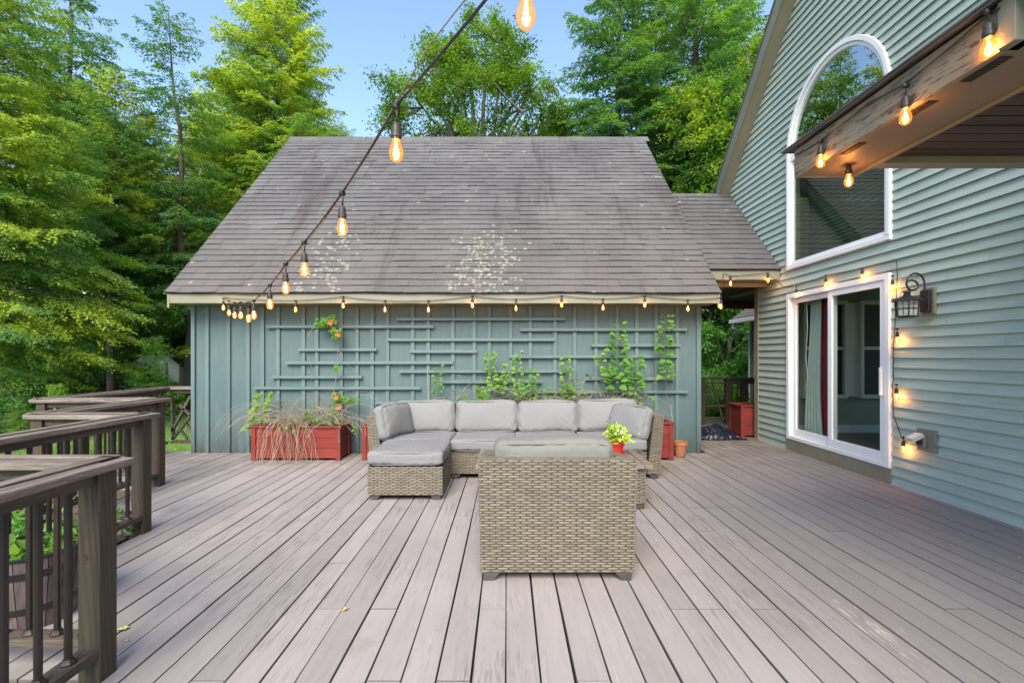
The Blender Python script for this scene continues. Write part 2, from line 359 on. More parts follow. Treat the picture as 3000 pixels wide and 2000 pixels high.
def glassmat(name,tint,refl):
    m,n,b=newmat(name); n.nodes.remove(b)
    g=N(n,'ShaderNodeBsdfGlossy'); g.inputs['Roughness'].default_value=.01; g.inputs[0].default_value=(.9,.95,.92,1)
    t=N(n,'ShaderNodeBsdfTransparent'); t.inputs[0].default_value=(*tint,1)
    lw=N(n,'ShaderNodeLayerWeight'); lw.inputs[0].default_value=.5
    fr=math_(n,'ADD',math_(n,'MULTIPLY',math_(n,'POWER',lw.outputs['Facing'],4.0),1-refl),refl)
    ms=N(n,'ShaderNodeMixShader'); n.links.new(fr,ms.inputs[0]); n.links.new(t.outputs[0],ms.inputs[1]); n.links.new(g.outputs[0],ms.inputs[2])
    n.links.new(ms.outputs[0],n.nodes['Material Output'].inputs[0]); return m
M['pane']=glassmat('door glass',(.78,.85,.80),.07)
M['pane2']=glassmat('coated window glass',(.16,.22,.18),.5)
M['pane3']=glassmat('dim window glass',(.62,.72,.64),.12)
M['shade']=mk('grey green reflection slats',(.10,.14,.105),(.08,.115,.085),3,.8,var=.12)  # colour of the slats that stand in for the roof reflected in the pane
def emis(name,c,st):
    m,n,b=newmat(name); b.inputs['Base Color'].default_value=(*c,1); b.inputs['Emission Color'].default_value=(*c,1); b.inputs['Emission Strength'].default_value=st; return m
M['filament']=emis('glowing filament',(1,.50,.12),9)
def bulbmat():
    m,n,b=newmat('amber bulb glass'); n.nodes.remove(b)
    t=N(n,'ShaderNodeBsdfTransparent'); t.inputs[0].default_value=(1,.86,.66,1)
    e=N(n,'ShaderNodeEmission'); e.inputs[0].default_value=(1,.36,.06,1); e.inputs[1].default_value=.8
    g=N(n,'ShaderNodeBsdfGlossy'); g.inputs['Roughness'].default_value=.05
    m1=N(n,'ShaderNodeMixShader'); m1.inputs[0].default_value=.34; n.links.new(t.outputs[0],m1.inputs[1]); n.links.new(e.outputs[0],m1.inputs[2])
    lw=N(n,'ShaderNodeLayerWeight'); lw.inputs[0].default_value=.5
    m2=N(n,'ShaderNodeMixShader'); n.links.new(math_(n,'ADD',math_(n,'MULTIPLY',math_(n,'POWER',lw.outputs['Facing'],4.0),.6),.04),m2.inputs[0]); n.links.new(m1.outputs[0],m2.inputs[1]); n.links.new(g.outputs[0],m2.inputs[2])
    n.links.new(m2.outputs[0],n.nodes['Material Output'].inputs[0]); return m
M['bulb']=bulbmat()
def groundmat():
    m,n,b=newmat('lawn and forest floor'); v=coords(n)
    g=mix(n,(.075,.16,.03),(.12,.21,.04),ramp(n,noise(n,v,.6,6),[(.35,0.0),(.65,1.0)]))
    g=mix(n,g,ramp(n,noise(n,v,25,4),[(.3,.6),(.7,1.2)]),.8,'MULTIPLY')
    pos=N(n,'ShaderNodeSeparateXYZ'); n.links.new(v,pos.inputs[0])
    edge=math_(n,'ADD',pos.outputs[1],math_(n,'MULTIPLY',noise(n,v,.25,3),4)); 
    fr=ramp(n,math_(n,'MULTIPLY',math_(n,'SUBTRACT',edge,19.0),.3),[(0,0.0),(1,1.0)])
    g=mix(n,g,mix(n,(.05,.06,.02),(.07,.045,.03),noise(n,v,1.5,5)),fr)
    n.links.new(g,b.inputs['Base Color']); b.inputs['Roughness'].default_value=.95; bump(n,b,noise(n,v,25,4),.8,.03); return m
M['ground']=groundmat()
M['gravel']=mk('grey gravel path',(.32,.30,.28),(.2,.19,.17),30,.9,bmp=.8)
# ------------------------------------------------------------------ ground
GZ=-.6
def gz(x,y): return GZ+.0*x
b=MB(); b.box(-150,150,-60,260,GZ-.4,GZ); g=b.build('ground',M['ground']); g['kind']='structure'
b=MB(); b.extr([(4.2,10.6,GZ+.004),(20,13.5,GZ+.004),(20,16.5,GZ+.004),(3.2,14.5,GZ+.004)],(0,0,.01)); g=b.build('gravel_path',M['gravel']); g['kind']='structure'
# ------------------------------------------------------------------ deck
random.seed(4)
XW=4.03; PITCH=.1454; YG=6.72
RX1,RX2,RX3,RX4=-1.72,-2.79,-3.62,-4.80
def deck_span(x):
    y0=-2.5
    if x<RX1+.02: y0=2.02
    if x<RX2+.02: y0=3.66
    if x<RX3+.02: y0=4.86
    y1=YG-.01
    if x<-4.38: y1=6.83
    if x>2.69: y1=10.3
    if x>XW-.02: y0=7.92
    return y0,y1
b=MB(); gp=.0065
k0=int(math.floor((-4.83+.007)/PITCH)); k1=int(math.ceil((5.6)/PITCH))
for k in range(k0,k1):
    xa=-.007+k*PITCH+gp/2+random.uniform(-.0016,.0016); xb=-.007+(k+1)*PITCH-gp/2+random.uniform(-.0016,.0016)
    y0,y1=deck_span((xa+xb)/2)
    if (xa+xb)/2<XW<xb+.01 and False: continue
    js=[j for j in [2.01-.572*8+.572*i for i in range(0,24)] if y0+.8<j<y1-.5]
    cuts=[y0]; 
    pos=y0+random.uniform(.3,3.2)
    while True:
        c=[j for j in js if j>pos]
        if not c: break
        cuts.append(c[0]); pos=c[0]+random.uniform(2.6,4.4)
    cuts.append(y1)
    for a,c in zip(cuts[:-1],cuts[1:]):
        dz=random.uniform(-.0015,.0015); e=.0035 if a!=y0 else 0; r=random.random()
        # slightly crowned, slightly wandering board in 0.5 m slices
        n=max(2,int((c-a)/.45)); ys=[a+e+(c-a-2*e)*i/n for i in range(n+1)]; vs=[]; fs=[]; rl=[]
        for i,y in enumerate(ys):
            wob=.0018*math.sin(y*1.7+k*2.1)+random.uniform(-.0006,.0006)
            x0=xa+wob; x1=xb+wob
            vs+=[(x0,y,-.035),(x0,y,-.005),(x0+.0022,y,dz),(x1-.0022,y,dz),(x1,y,-.005),(x1,y,-.035)]
        for i in range(n):
            o=i*6
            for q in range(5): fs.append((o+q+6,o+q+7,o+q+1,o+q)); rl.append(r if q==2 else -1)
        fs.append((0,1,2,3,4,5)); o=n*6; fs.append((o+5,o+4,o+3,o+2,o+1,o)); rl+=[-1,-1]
        b.add(vs,fs,rl)
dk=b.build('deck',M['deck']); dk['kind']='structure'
b=MB()
b.box(RX1-.02,XW-.1,-2.5,6.6,-.25,-.045); b.box(RX2,RX1-.02,2.1,6.6,-.25,-.045); b.box(RX3,RX2,3.7,6.6,-.25,-.045); b.box(RX4,RX3,4.9,6.6,-.25,-.045); b.box(2.8,5.5,6.6,10.2,-.25,-.045)
sk=b.build('deck_joists',M['back']); sk['kind']='structure'
b=MB()
for (x0,x1,y) in ((RX2,RX1,2.0),(RX3,RX2,3.64),(RX4,RX3,4.84)): b.box(x0-.03,x1+.0,y-.03,y,-.28,-.003)
for (x,y0,y1) in ((RX1,-2.5,2.0),(RX2,2.0,3.64),(RX3,3.64,4.84),(RX4,4.84,6.7)): b.box(x-.06,x-.033,y0,y1,-.28,-.003)
sk=b.build('deck_skirt',M['railx']); sk['kind']='structure'
# ------------------------------------------------------------------ shingles helper
def shingles(b,x0f,x1f,ya,za,yb,zb,expo=.14,tab=.30,th=.013,seed=1,axis='y'):
    """courses climbing from (ya,za) to (yb,zb); x0f/x1f give the side limits at slant fraction t"""
    rs=random.Random(seed); d=Vector((0,yb-ya,zb-za)); L=d.length; d/=L; nrm=Vector((0,-d.z,d.y))
    if nrm.z<0: nrm=-nrm
    nc=int(round(L/expo)); ex=L/nc
    for i in range(nc):
        s0=i*ex-.01; s1=min((i+1)*ex+.012,L); x0=x0f(i/nc); x1=x1f(i/nc)
        x=x0-rs.uniform(0,tab); ph=rs.uniform(0,9); j0=rs.uniform(-.002,.002)
        while x<x1:
            w=tab*rs.choice([.5,.5,1,1,.66]); a=max(x,x0); c=min(x+w-.002,x1); x+=w
            if c-a<.015: continue
            r=rs.random(); m=max(1,int((c-a)/.1)); lift=rs.uniform(.6,1.3)*th
            top=[];low=[];bot=[]
            for q in range(m+1):
                xx=a+(c-a)*q/m; wv=.006*math.sin(xx*2.3+i*.7)+.004*math.sin(xx*7+ph)+rs.uniform(-.002,.002)
                p0=Vector((xx,ya,za))+d*(s0+wv+j0)
                low.append(p0+nrm*(lift+.004)); bot.append(p0-nrm*.002); top.append(Vector((xx,ya,za))+d*s1+nrm*.003)
            vs=bot+low+top; k=m+1; fs=[]
            for q in range(m): fs.append((q,q+1,k+q+1,k+q)); fs.append((k+q,k+q+1,2*k+q+1,2*k+q))
            b.add(vs,fs,[-1,r]*m)
# ------------------------------------------------------------------ garage
YE,ZE=6.33,2.18; YR,ZR=9.95,5.80; GX0,GX1=-4.37,2.67; GRX0,GRX1=-4.45,2.78
gar=thing('garage','low blue-green board and batten garage under a steep grey shingle roof, behind the sofa','garage',((GX0+GX1)/2,YG,0))
b=MB(); yb=13.2
b.box(GX0,GX1,YG,YG+.12,-.5,2.30); b.box(GX0,GX0+.12,YG+.12,yb,-.5,2.30); b.box(GX1-.12,GX1,YG+.12,yb,-.5,2.30); b.box(GX0+.12,GX1-.12,yb-.12,yb,-.5,2.30)
for xa in (GX0,GX1-.12): b.extr([(xa,YG,2.301),(xa,yb,2.301),(xa,YR,ZR-.28)],(.12,0,0))
# horizontal faint plank seams suggested by very thin panels
b.build('wall',M['gwall'],gar)
bx_=[475,524,569,602,638,696.5,727,783.5,820,854.6,890,947.6,983.5,1040,1089,1124,1173,1218,1275,1320,1369,1418,1463,1507,1556]
b=MB()
for i,x in enumerate(bx_):
    X=(x-CX)/F*(YG-.03); wdt=.05*random.uniform(.95,1.05)
    b.box(X-wdt/2,X+wdt/2,YG-.030,YG-.001,.0,2.03)
    if i<5: pass
b.box(GX0-.002,GX0+.05,YG-.032,YG-.001,.0,2.03); b.box(GX1-.06,GX1+.002,YG-.032,YG-.001,0,2.03)
b.build('batten',M['gtrim'],gar,bevel=.003); 
b=MB(); b.box(GRX0+.002,GRX1,YE+.005,YE+.03,2.028,2.165); b.build('fascia',M['tan'],gar,bevel=.003)
b=MB(); b.box(GRX0+.03,GRX1-.02,YE+.031,YG-.0,2.032,2.05); b.build('soffit',M['tandark'],gar)
b=MB()
def rake(b,x0,x1,drop0,drop1):
    for (ya,za,yc,zc) in ((YE,ZE,YR,ZR),(YR+.001,ZR,13.57,2.18)):
        b.hexa([(x0,ya,za-drop1),(x1,ya,za-drop1),(x1,yc,zc-drop1),(x0,yc,zc-drop1)],[(x0,ya,za-drop0),(x1,ya,za-drop0),(x1,yc,zc-drop0),(x0,yc,zc-drop0)])
rake(b,GRX0+.004,GRX0+.03,.03,.21); b.build('rake_board',M['tandark'],gar)
b=MB(); rake(b,GRX1-.03,GRX1-.004,.03,.21); b.build('rake_board',M['tandark'],gar)
b=MB(); 
for (ya,za,yc,zc) in ((YE,ZE,YR,ZR),(YR+.001,ZR,13.57,2.18)):
    b.hexa([(GRX0,ya,za-.03),(GRX1,ya,za-.03),(GRX1,yc,zc-.03),(GRX0,yc,zc-.03)],[(GRX0,ya,za-.004),(GRX1,ya,za-.004),(GRX1,yc,zc-.004),(GRX0,yc,zc-.004)])
rd=b.build('roof',M['shingle'],gar)
b=MB(); shingles(b,lambda t:GRX0-.01,lambda t:GRX1+.01,YE-.02,ZE-.015,YR,ZR,.1425,seed=2)
b.build('shingle',M['shingle'],rd)
b=MB(); x=GRX0-.01; rs=random.Random(5)
while x<GRX1: 
    h=rs.uniform(0,.006); b.hexa([(x,YR-.14,ZR-.13+h),(x+.26,YR-.14,ZR-.13+h),(x+.26,YR,ZR+.012+h),(x,YR,ZR+.012+h)],[(x,YR-.14,ZR-.118+h),(x+.26,YR-.14,ZR-.118+h),(x+.26,YR,ZR+.026+h),(x,YR,ZR+.026+h)])
    b.hexa([(x,YR,ZR+.012+h),(x+.26,YR,ZR+.012+h),(x+.26,YR+.14,ZR-.13+h),(x,YR+.14,ZR-.13+h)],[(x,YR,ZR+.026+h),(x+.26,YR,ZR+.026+h),(x+.26,YR+.14,ZR-.118+h),(x,YR+.14,ZR-.118+h)]); x+=.262
b.build('ridge_cap',M['shingle'],rd)
# ------------------------------------------------------------------ breezeway roof
BYE,BZE=7.13,2.62; BYR,BZR=8.80,4.28
bw=thing('breezeway','small shingled breezeway roof with tan eave joining the garage to the house','breezeway',(3.4,7.2,0))
b=MB()
for (ya,za,yc,zc) in ((BYE,BZE,BYR,BZR),(BYR+.001,BZR,10.4,2.68)):
    b.hexa([(2.3,ya,za-.03),(XW-.005,ya,za-.03),(XW-.005,yc,zc-.03),(2.3,yc,zc-.03)],[(2.3,ya,za-.004),(XW-.005,ya,za-.004),(XW-.005,yc,zc-.004),(2.3,yc,zc-.004)])
rd=b.build('roof',M['shingle'],bw)
b=MB(); shingles(b,lambda t:2.3,lambda t:XW-.02,BYE-.02,BZE-.015,BYR,BZR,.1425,seed=12); b.build('shingle',M['shingle'],rd)
b=MB(); b.box(2.72,XW-.02,BYE+.005,BYE+.03,2.46,2.605); b.build('fascia',M['tan'],bw,bevel=.003)
b=MB(); b.box(2.68,XW-.02,BYE+.031,BYE+.35,2.462,2.475); b.box(2.68,XW-.02,BYE+.351,BYE+.39,2.40,2.52); b.build('soffit',M['tandark'],bw)
b=MB()
for i in range(22): 
    y=BYE+.40+i*.14; b.box(2.68,5.6,y,y+.13,2.44,2.46)
b.box(2.68,5.6,9.9,9.98,2.30,2.44); b.build('ceiling',M['darkwood'],bw)
# ------------------------------------------------------------------ house
house=thing('house','tall sage green clapboard gable house filling the right side','house',(XW,5,0))
ARCY=6.0; ARCZ=4.19; ARCR=.93; WZ0=2.62; WY0,WY1=5.07,6.94; DZ0,DZ1=.165,2.215
GAB=13.05; RIDGEY=4.55
def top_at(z):   # far limit of the wall at height z
    return min(8.86,GAB-z)
b=MB(); rs=random.Random(8); ex=.1018; i=0; z=0.0
while z<8.4:
    z1=min(z+ex,8.45); zm=(z+z1)/2
    far=7.74 if zm<2.46 else top_at(zm); near=max(-3.0,2*RIDGEY-GAB+zm)
    holes=[]
    if zm<DZ1+.03: holes.append((WY0-.0,WY1+.0))
    if WZ0-.02<zm<ARCZ: holes.append((WY0+.03,WY1-.03))
    elif ARCZ<=zm<ARCZ+ARCR-.03:
        hw=math.sqrt((ARCR-.03)**2-(zm-ARCZ)**2); holes.append((ARCY-hw,ARCY+hw))
    segs=[]; cur=near
    for h in holes: segs.append((cur,h[0])); cur=h[1]
    segs.append((cur,far))
    for (a,c) in segs:
        if c-a<.02: continue
        y=a
        while y<c-.01:
            e=min(c,y+rs.uniform(2.2,4.2)); 
            if c-e<.5: e=c
            o=rs.uniform(0,.001); r=rs.random()
            yy=[(y+.0008,0),(e-.0008,0)]
            zt=z1; y1t=e-.0008
            if e==c and c==far and zm>=2.46 and far<8.86: y1t=e-.0008-(ex/2); e2=e+ex/2
            else: e2=e-.0008
            x0=XW-.022-o; x1=XW+.002
            # front face (slanted), lower lip
            nseg=max(1,int((e-y)/.6)); vs=[];fs=[]
            for q in range(nseg+1):
                t=q/nseg; yl=y+.0008+(e2-y-.0008)*t; yt=y+.0008+(y1t-y-.0008)*t; wv=rs.uniform(-.0003,.0003)
                vs+=[(XW+.006,yl,z+wv+.006),(x0,yl,z+wv),(x1,yt,z1+.002)]
            for q in range(nseg):
                o_=q*3; fs+=[(o_,o_+3,o_+4,o_+1),(o_+1,o_+4,o_+5,o_+2)]
            b.add(vs,fs,r); y=e
    z+=ex; i+=1
wl=b.build('wall',M['clap'],house)
# structural shell behind the boards (leaves the openings free)
b=MB(); x0,x1=XW+.001,XW+.14
b.box(x0,x1,-3,WY0,-.5,2.40); b.box(x0,x1,WY1,7.74,-.5,2.40); b.box(x0,x1,WY0,WY1,-.5,DZ0-.01); b.box(x0,x1,WY0,WY1,DZ1,2.40)
b.box(x0,x1,-3,8.86,2.401,WZ0-.01); b.box(x0,x1,-3,WY0+.02,WZ0-.009,ARCZ); b.box(x0,x1,WY1-.02,8.86,WZ0-.009,ARCZ)
n=24
for q in range(n):     # around the arch
    z0=ARCZ+(ARCR)*q/n; z1=ARCZ+(ARCR)*(q+1)/n; hw=math.sqrt(max(0,(ARCR-.02)**2-(max(z0,ARCZ)-ARCZ)**2)) if z0-ARCZ<ARCR-.02 else 0
    f0=GAB-z0; f1=GAB-z1; n0=2*RIDGEY-GAB+z0
    b.hexa([(x0,max(-3,n0),z0),(x1,max(-3,n0),z0),(x1,ARCY-hw,z0),(x0,ARCY-hw,z0)],[(x0,max(-3,n0),z1),(x1,max(-3,n0),z1),(x1,ARCY-hw,z1),(x0,ARCY-hw,z1)])
    b.hexa([(x0,ARCY+hw,z0),(x1,ARCY+hw,z0),(x1,f1,z0),(x0,f1,z0)],[(x0,ARCY+hw,z1),(x1,ARCY+hw,z1),(x1,f1,z1),(x0,f1,z1)])
zt=ARCZ+ARCR; b.extr([(x0,2*RIDGEY-GAB+zt,zt+.001),(x0,GAB-zt,zt+.001),(x0,RIDGEY,GAB-RIDGEY)],(.139,0,0))
b.box(XW+.14,12,7.6,7.74,-.5,2.40); b.box(XW+.14,12,8.72,8.86,2.60,4.1); b.box(XW+.14,12,7.75,8.86,2.47,2.6); b.box(XW+.14,12,-3.1,-3,-.5,4); b.box(12,12.1,-3,8.8,-.5,.9)  # far end wall stops low, left open for sky light into the room
b.build('wall_frame',M['tandark'],wl)
b=MB(); b.box(XW-.03,XW+.11,7.745,7.86,0,2.46); b.build('corner_board',M['tandark'],house,bevel=.004)
b=MB(); b.box(XW-.034,XW+.0,WY0-.01,WY1+.01,0,DZ0-.004); b.build('kick_board',M['tandark'],house)
# gable roof: rake fascia and overhang
XF=3.81; b=MB(); b2=MB(); b3=MB()
def slab(b,x0,x1,t0,t1,ya,yc):    # between sums GAB+t0..GAB+t1 (vertical), from ya to yc on the far slope and mirrored near slope
    for s in (1,-1):
        Y=lambda y: y if s==1 else 2*RIDGEY-y
        p=[(x0,Y(ya),GAB-ya+t0),(x1,Y(ya),GAB-ya+t0),(x1,Y(yc),GAB-yc+t0),(x0,Y(yc),GAB-yc+t0)]
        q=[(x0,Y(ya),GAB-ya+t1),(x1,Y(ya),GAB-ya+t1),(x1,Y(yc),GAB-yc+t1),(x0,Y(yc),GAB-yc+t1)]
        b.hexa(p,q)
slab(b,XF,XF+.03,-.04,.22,RIDGEY,8.86); slab(b2,XF+.031,XW-.001,-.03,-.01,RIDGEY,8.84)
b.build('rake_board',M['tan'],house,bevel=.004); b2.build('rake_soffit',M['tandark'],house)
slab(b3,XF-.015,12,.221,.26,RIDGEY+.001,9.0); rf=b3.build('roof',M['shingle'],house)
# white window
def ring(b,pts_out,pts_in,x0,x1):
    n=len(pts_out); vs=[]
    for (p,q) in zip(pts_out,pts_in): vs+=[(x1,p[0],p[1]),(x0,p[0],p[1]),(x0,q[0],q[1]),(x1,q[0],q[1])]
    fs=[]
    for i in range(n-1):
        for k in range(4): a=i*4+k; c=i*4+(k+1)%4; fs.append((a,c,c+4,a+4))
    fs+= [(0,1,2,3),((n-1)*4+3,(n-1)*4+2,(n-1)*4+1,(n-1)*4)]
    b.add(vs,fs)
def outline(rad,z0,inset):
    pts=[(ARCY+rad-inset*0,z0)]
    for k in range(33):
        a=math.pi*k/32; pts.append((ARCY+rad*math.cos(a),ARCZ+rad*math.sin(a)))
    pts.append((ARCY-rad,z0)); return pts
win=thing('arched_window','tall arch topped white window above the sliding door','window',(XW,ARCY,WZ0))
b=MB(); ring(b,outline(ARCR+.01,WZ0,0),outline(ARCR-.045,WZ0,0),XW-.045,XW+.02); b.box(XW-.045,XW+.02,ARCY-ARCR-.01,ARCY+ARCR+.01,WZ0-.06,WZ0-.001)
b.build('frame',M['white'],win,bevel=.005)
b=MB(); ring(b,outline(ARCR-.048,WZ0+.001,0),outline(ARCR-.09,WZ0+.001,0),XW-.022,XW+.03); b.box(XW-.022,XW+.03,ARCY-ARCR+.09,ARCY+ARCR-.09,WZ0+.001,WZ0+.045); b.box(XW-.03,XW+.03,ARCY-ARCR+.05,ARCY+ARCR-.05,4.08,4.17)
b.build('sash',M['white'],win,bevel=.004)
b=MB(); pts=outline(ARCR-.085,4.165,0); b.poly([(XW+.01,p[0],p[1]) for p in pts]); b.build('pane',M['pane2'],win)
b=MB(); r_=ARCR-.085; b.poly([(XW+.01,ARCY-r_,WZ0+.04),(XW+.01,ARCY+r_,WZ0+.04),(XW+.01,ARCY+r_,4.085),(XW+.01,ARCY-r_,4.085)]); b.build('pane',M['pane3'],win)
b=MB(); zz=WZ0+.01  # slats added behind the lower pane to imitate its roof reflection
while zz<4.12: b.hexa([(XW+.30,ARCY-1.0,zz),(XW+.31,ARCY-1.0,zz),(XW+.31,ARCY+.98,zz),(XW+.30,ARCY+.98,zz)],[(XW+.32,ARCY-1.0,zz+.053),(XW+.33,ARCY-1.0,zz+.053),(XW+.33,ARCY+.98,zz+.053),(XW+.32,ARCY+.98,zz+.053)]); zz+=.05
tag(b.build('reflection_slats',M['shade'],None,org=(XW+.3,ARCY,WZ0)),'added grey green slats imitating a roof reflection behind the lower pane of the arched window','shade')
# sliding door
door=thing('sliding_door','white framed glass sliding patio door with a red and pale curtain behind','door',(XW,6,DZ0))
b=MB(); fx0,fx1=XW-.042,XW+.05; fw=.065
b.box(fx0,fx1,WY0,WY0+fw,DZ0,DZ1); b.box(fx0,fx1,WY1-fw,WY1,DZ0,DZ1); b.box(fx0,fx1,WY0+fw,WY1-fw,DZ1-fw,DZ1); b.box(fx0,fx1+.05,WY0+fw,WY1-fw,DZ0,DZ0+.05)
b.build('frame',M['white'],door,bevel=.004)
YM=6.02
def sash(y0,y1,x,name,hand):
    b=MB(); w=.075; z0,z1=DZ0+.052,DZ1-fw-.002
    b.box(x,x+.035,y0,y0+w,z0,z1); b.box(x,x+.035,y1-w,y1,z0,z1); b.box(x,x+.035,y0+w,y1-w,z0,z0+.10); b.box(x,x+.035,y0+w,y1-w,z1-.07,z1)
    s=b.build('door_panel',M['white'],door,bevel=.003)
    b=MB(); b.poly([(x+.018,y0+w-.005,z0+.09),(x+.018,y1-w+.005,z0+.09),(x+.018,y1-w+.005,z1-.06),(x+.018,y0+w-.005,z1-.06)]); b.build('pane',M['pane'],s)
    if hand:
        b=MB(); b.box(x-.03,x-.001,y0+.025,y0+.055,.92,1.22); b.build('handle',M['white'],s,bevel=.006)
sash(YM-.03,WY1-fw-.001,XW+.012,'f',False); sash(WY0+fw+.001,YM+.04,XW-.028,'s',True)
# room behind
rm=thing('room_interior','dim living room seen through the sliding door glass','room',(6,6,0))
b=MB(); b.box(XW+.15,8.5,4.4,7.5,.12,.159); b.build('floor',M['carpet'],rm)
b=MB(); b.box(8.5,8.6,3.3,4.2,.12,2.38); b.box(8.5,8.6,7.0,7.59,.12,2.38); b.box(8.5,8.6,4.2,7.0,.12,.7); b.box(XW+.15,8.5,3.2,3.3,.12,2.38); b.box(XW+.15,8.49,7.46,7.55,.12,2.38); b.box(XW+.15,8.49,3.3,7.45,2.38,2.395); b.build('wall',M['room'],rm)  # unseen far wall left open above the sill, added to let sky light in
b=MB(); b.box(5.42,6.1,7.42,7.455,.75,2.12); b.box(4.55,5.12,7.42,7.455,.75,2.12); b.build('picture_window',M['roomdark'],rm)
b=MB()
for (a,c) in ((5.42,6.1),(4.55,5.12)):
    b.box(a-.05,a,7.36,7.455,.69,2.18); b.box(c,c+.05,7.36,7.455,.69,2.18); b.box(a,c,7.36,7.455,.69,.75); b.box(a,c,7.36,7.455,2.12,2.18); b.box(a,c,7.38,7.418,1.43,1.48)
b.box(5.171,5.369,7.40,7.455,.72,2.15)
b.box(XW+.2,8.45,7.42,7.458,.16,.28); b.build('window_trim',M['white'],rm,bevel=.004)
def drape(name,label,mat,ya,yb,x,z0,z1,folds,flare,amp=.025,sway=0):
    b=MB(); n=folds*8; m=16; vs=[];fs=[]
    for j in range(m+1):
        t=j/m; z=z1+(z0-z1)*t
        for i in range(n+1):
            u=i/n; mid=(ya+yb)/2+sway*math.sin(t*2.6)*t; wv=(yb-ya)*(1+flare*(t**2))
            y=mid+(u-.5)*wv; xx=x+amp*math.sin(u*folds*2*math.pi+t*.6)*(.6+.4*t)
            vs.append((xx,y,z))
    for j in range(m):
        for i in range(n): a=j*(n+1)+i; fs.append((a,a+1,a+n+2,a+n+1))
    b.add(vs,fs,.5); o=b.build(name,mat,None,smooth=True,org=(x,(ya+yb)/2,z0)); tag(o,label,'curtain'); 
    mo=o.modifiers.new('solid','SOLIDIFY'); mo.thickness=.003; return o
drape('curtain','pale grey green curtain gathered behind the left door panel',M['curtw'],6.50,6.70,XW+.17,.18,2.14,5,.85,sway=.10)
drape('curtain','dark red curtain beside the pale one behind the door glass',M['curtr'],6.34,6.60,XW+.23,.18,2.14,3,.25)
drape('curtain','deep red curtain hanging in shadow at the far side of the left door panel',M['curtr'],6.68,6.90,XW+.32,.9,2.14,3,.1)
b=MB(); b.tube([PX(1853,700,XW+.08),PX(1855,750,XW+.08),PX(1851,820,XW+.08),PX(1856,870,XW+.08),PX(1848,893,XW+.08)],.005,5)
tag(b.build('pull_cord',M['petal'],None,org=PX(1853,700,XW+.08)),'white wavy pull cord hanging inside the left door panel','cord')
# far wing seen through the breezeway
wg=thing('house_wing','pale sided wing of the house with gutter, seen through the breezeway','house wing',(6.6,12.9,GZ))
b=MB(); z=GZ
while z<2.25: b.hexa([(6.54,9.0,z),(9.0,9.0,z),(9.0,12.9,z),(6.54,12.9,z)],[(6.555,9.0,z+.1),(9.0,9.0,z+.1),(9.0,12.9,z+.1),(6.555,12.9,z+.1)]); z+=.101
b.build('wall',M['shedw'],wg)
b=MB(); b.box(6.50,6.60,12.9,13.0,GZ,2.25); b.build('corner_board',M['tan'],wg)
b=MB(); b.hexa([(6.1,8.8,2.30),(9.0,8.8,4.3),(9.0,13.2,4.3),(6.1,13.2,2.30)],[(6.1,8.8,2.34),(9.0,8.8,4.34),(9.0,13.2,4.34),(6.1,13.2,2.34)]); b.build('roof',M['shingle'],wg)
b=MB(); b.box(6.02,6.14,8.8,13.2,2.20,2.30); b.build('gutter',M['white'],wg,bevel=.01)
b=MB(); b.tube([(6.08,13.1,2.2),(6.1,13.1,2.08),(6.5,13.06,1.9),(6.52,13.05,1.8),(6.52,13.05,GZ)],.035,8); b.build('downspout',M['white'],wg)
# ------------------------------------------------------------------ porch eave top right
pr=thing('porch_roof','tan porch eave with cracked paint and dark board ceiling, top right','porch roof',(1.72,2.9,2.41))
PXf,PYe,PZs,PZt=1.717,2.90,2.41,2.572; PYn=1.69
b=MB(); b.box(PXf,PXf+.022,PYn+.001,PYe,PZs-.004,PZt); b.build('fascia',M['crack'],pr,bevel=.003)
b=MB(); b.box(PXf+.023,2.03,-1.0,PYe-.026,PZs,PZs+.012); b.build('soffit',M['soffit'],pr)
b=MB(); b.box(PXf+.023,2.05,PYe-.025,PYe-.002,PZs-.003,PZt-.01); b.box(2.03,2.05,-1.0,PYe-.026,PZs-.012,PZs+.06); b.build('trim',M['tan'],pr,bevel=.003)
b=MB()
for (a,c) in ((2.42,2.56),(2.02,2.18),(1.72,1.88)):
    b.box(PXf+.035,PXf+.08,a,c,PZs-.002,PZs-.0005)
    for q in range(12): y=a+(c-a)*(q+.5)/12; b.box(PXf+.038,PXf+.077,y-.002,y+.002,PZs-.005,PZs-.002)
b.build('vent',M['vent'],pr)
b=MB(); b.box(2.051,XW-.03,2.66,2.74,PZs-.006,PZs+.12); b.build('beam',M['tandark'],pr)
b=MB(); y=2.655
while y>-1.0:
    b.box(2.051,XW-.03,y-.080+random.uniform(-.003,.003),y,PZs+.03,PZs+.05+random.uniform(0,.004)); y-=.09
b.build('ceiling',M['darkwood'],pr)
b=MB(); b.hexa([(PXf-.03,-1,PZt+.004),(XW-.03,-1,3.25),(XW-.03,PYe+.02,3.25),(PXf-.03,PYe+.02,PZt+.004)],[(PXf-.03,-1,PZt+.016),(XW-.03,-1,3.27),(XW-.03,PYe+.02,3.27),(PXf-.03,PYe+.02,PZt+.016)])
x=PYn-2.6
while x<PYe: b.box(PXf-.036,PXf+.1,x,x+.297,PZt+.017,PZt+.024); x+=.3
b.build('roof',M['shingle'],pr)
b=MB(); b.box(PXf-.01,PXf+.06,PYn-.06,PYn,PZs-.0,PZt+.003); b.build('corner_trim',M['tan'],pr,bevel=.003)
b=MB(); b.box(PXf+.07,PXf+.09,-1,PYn-.061,PZs+.013,PZt+.002); b.build('inner_panel',M['soffit'],pr)
b=MB(); b.box(2.10,2.24,2.50,2.64,-.0,PZs-.007); b2=None
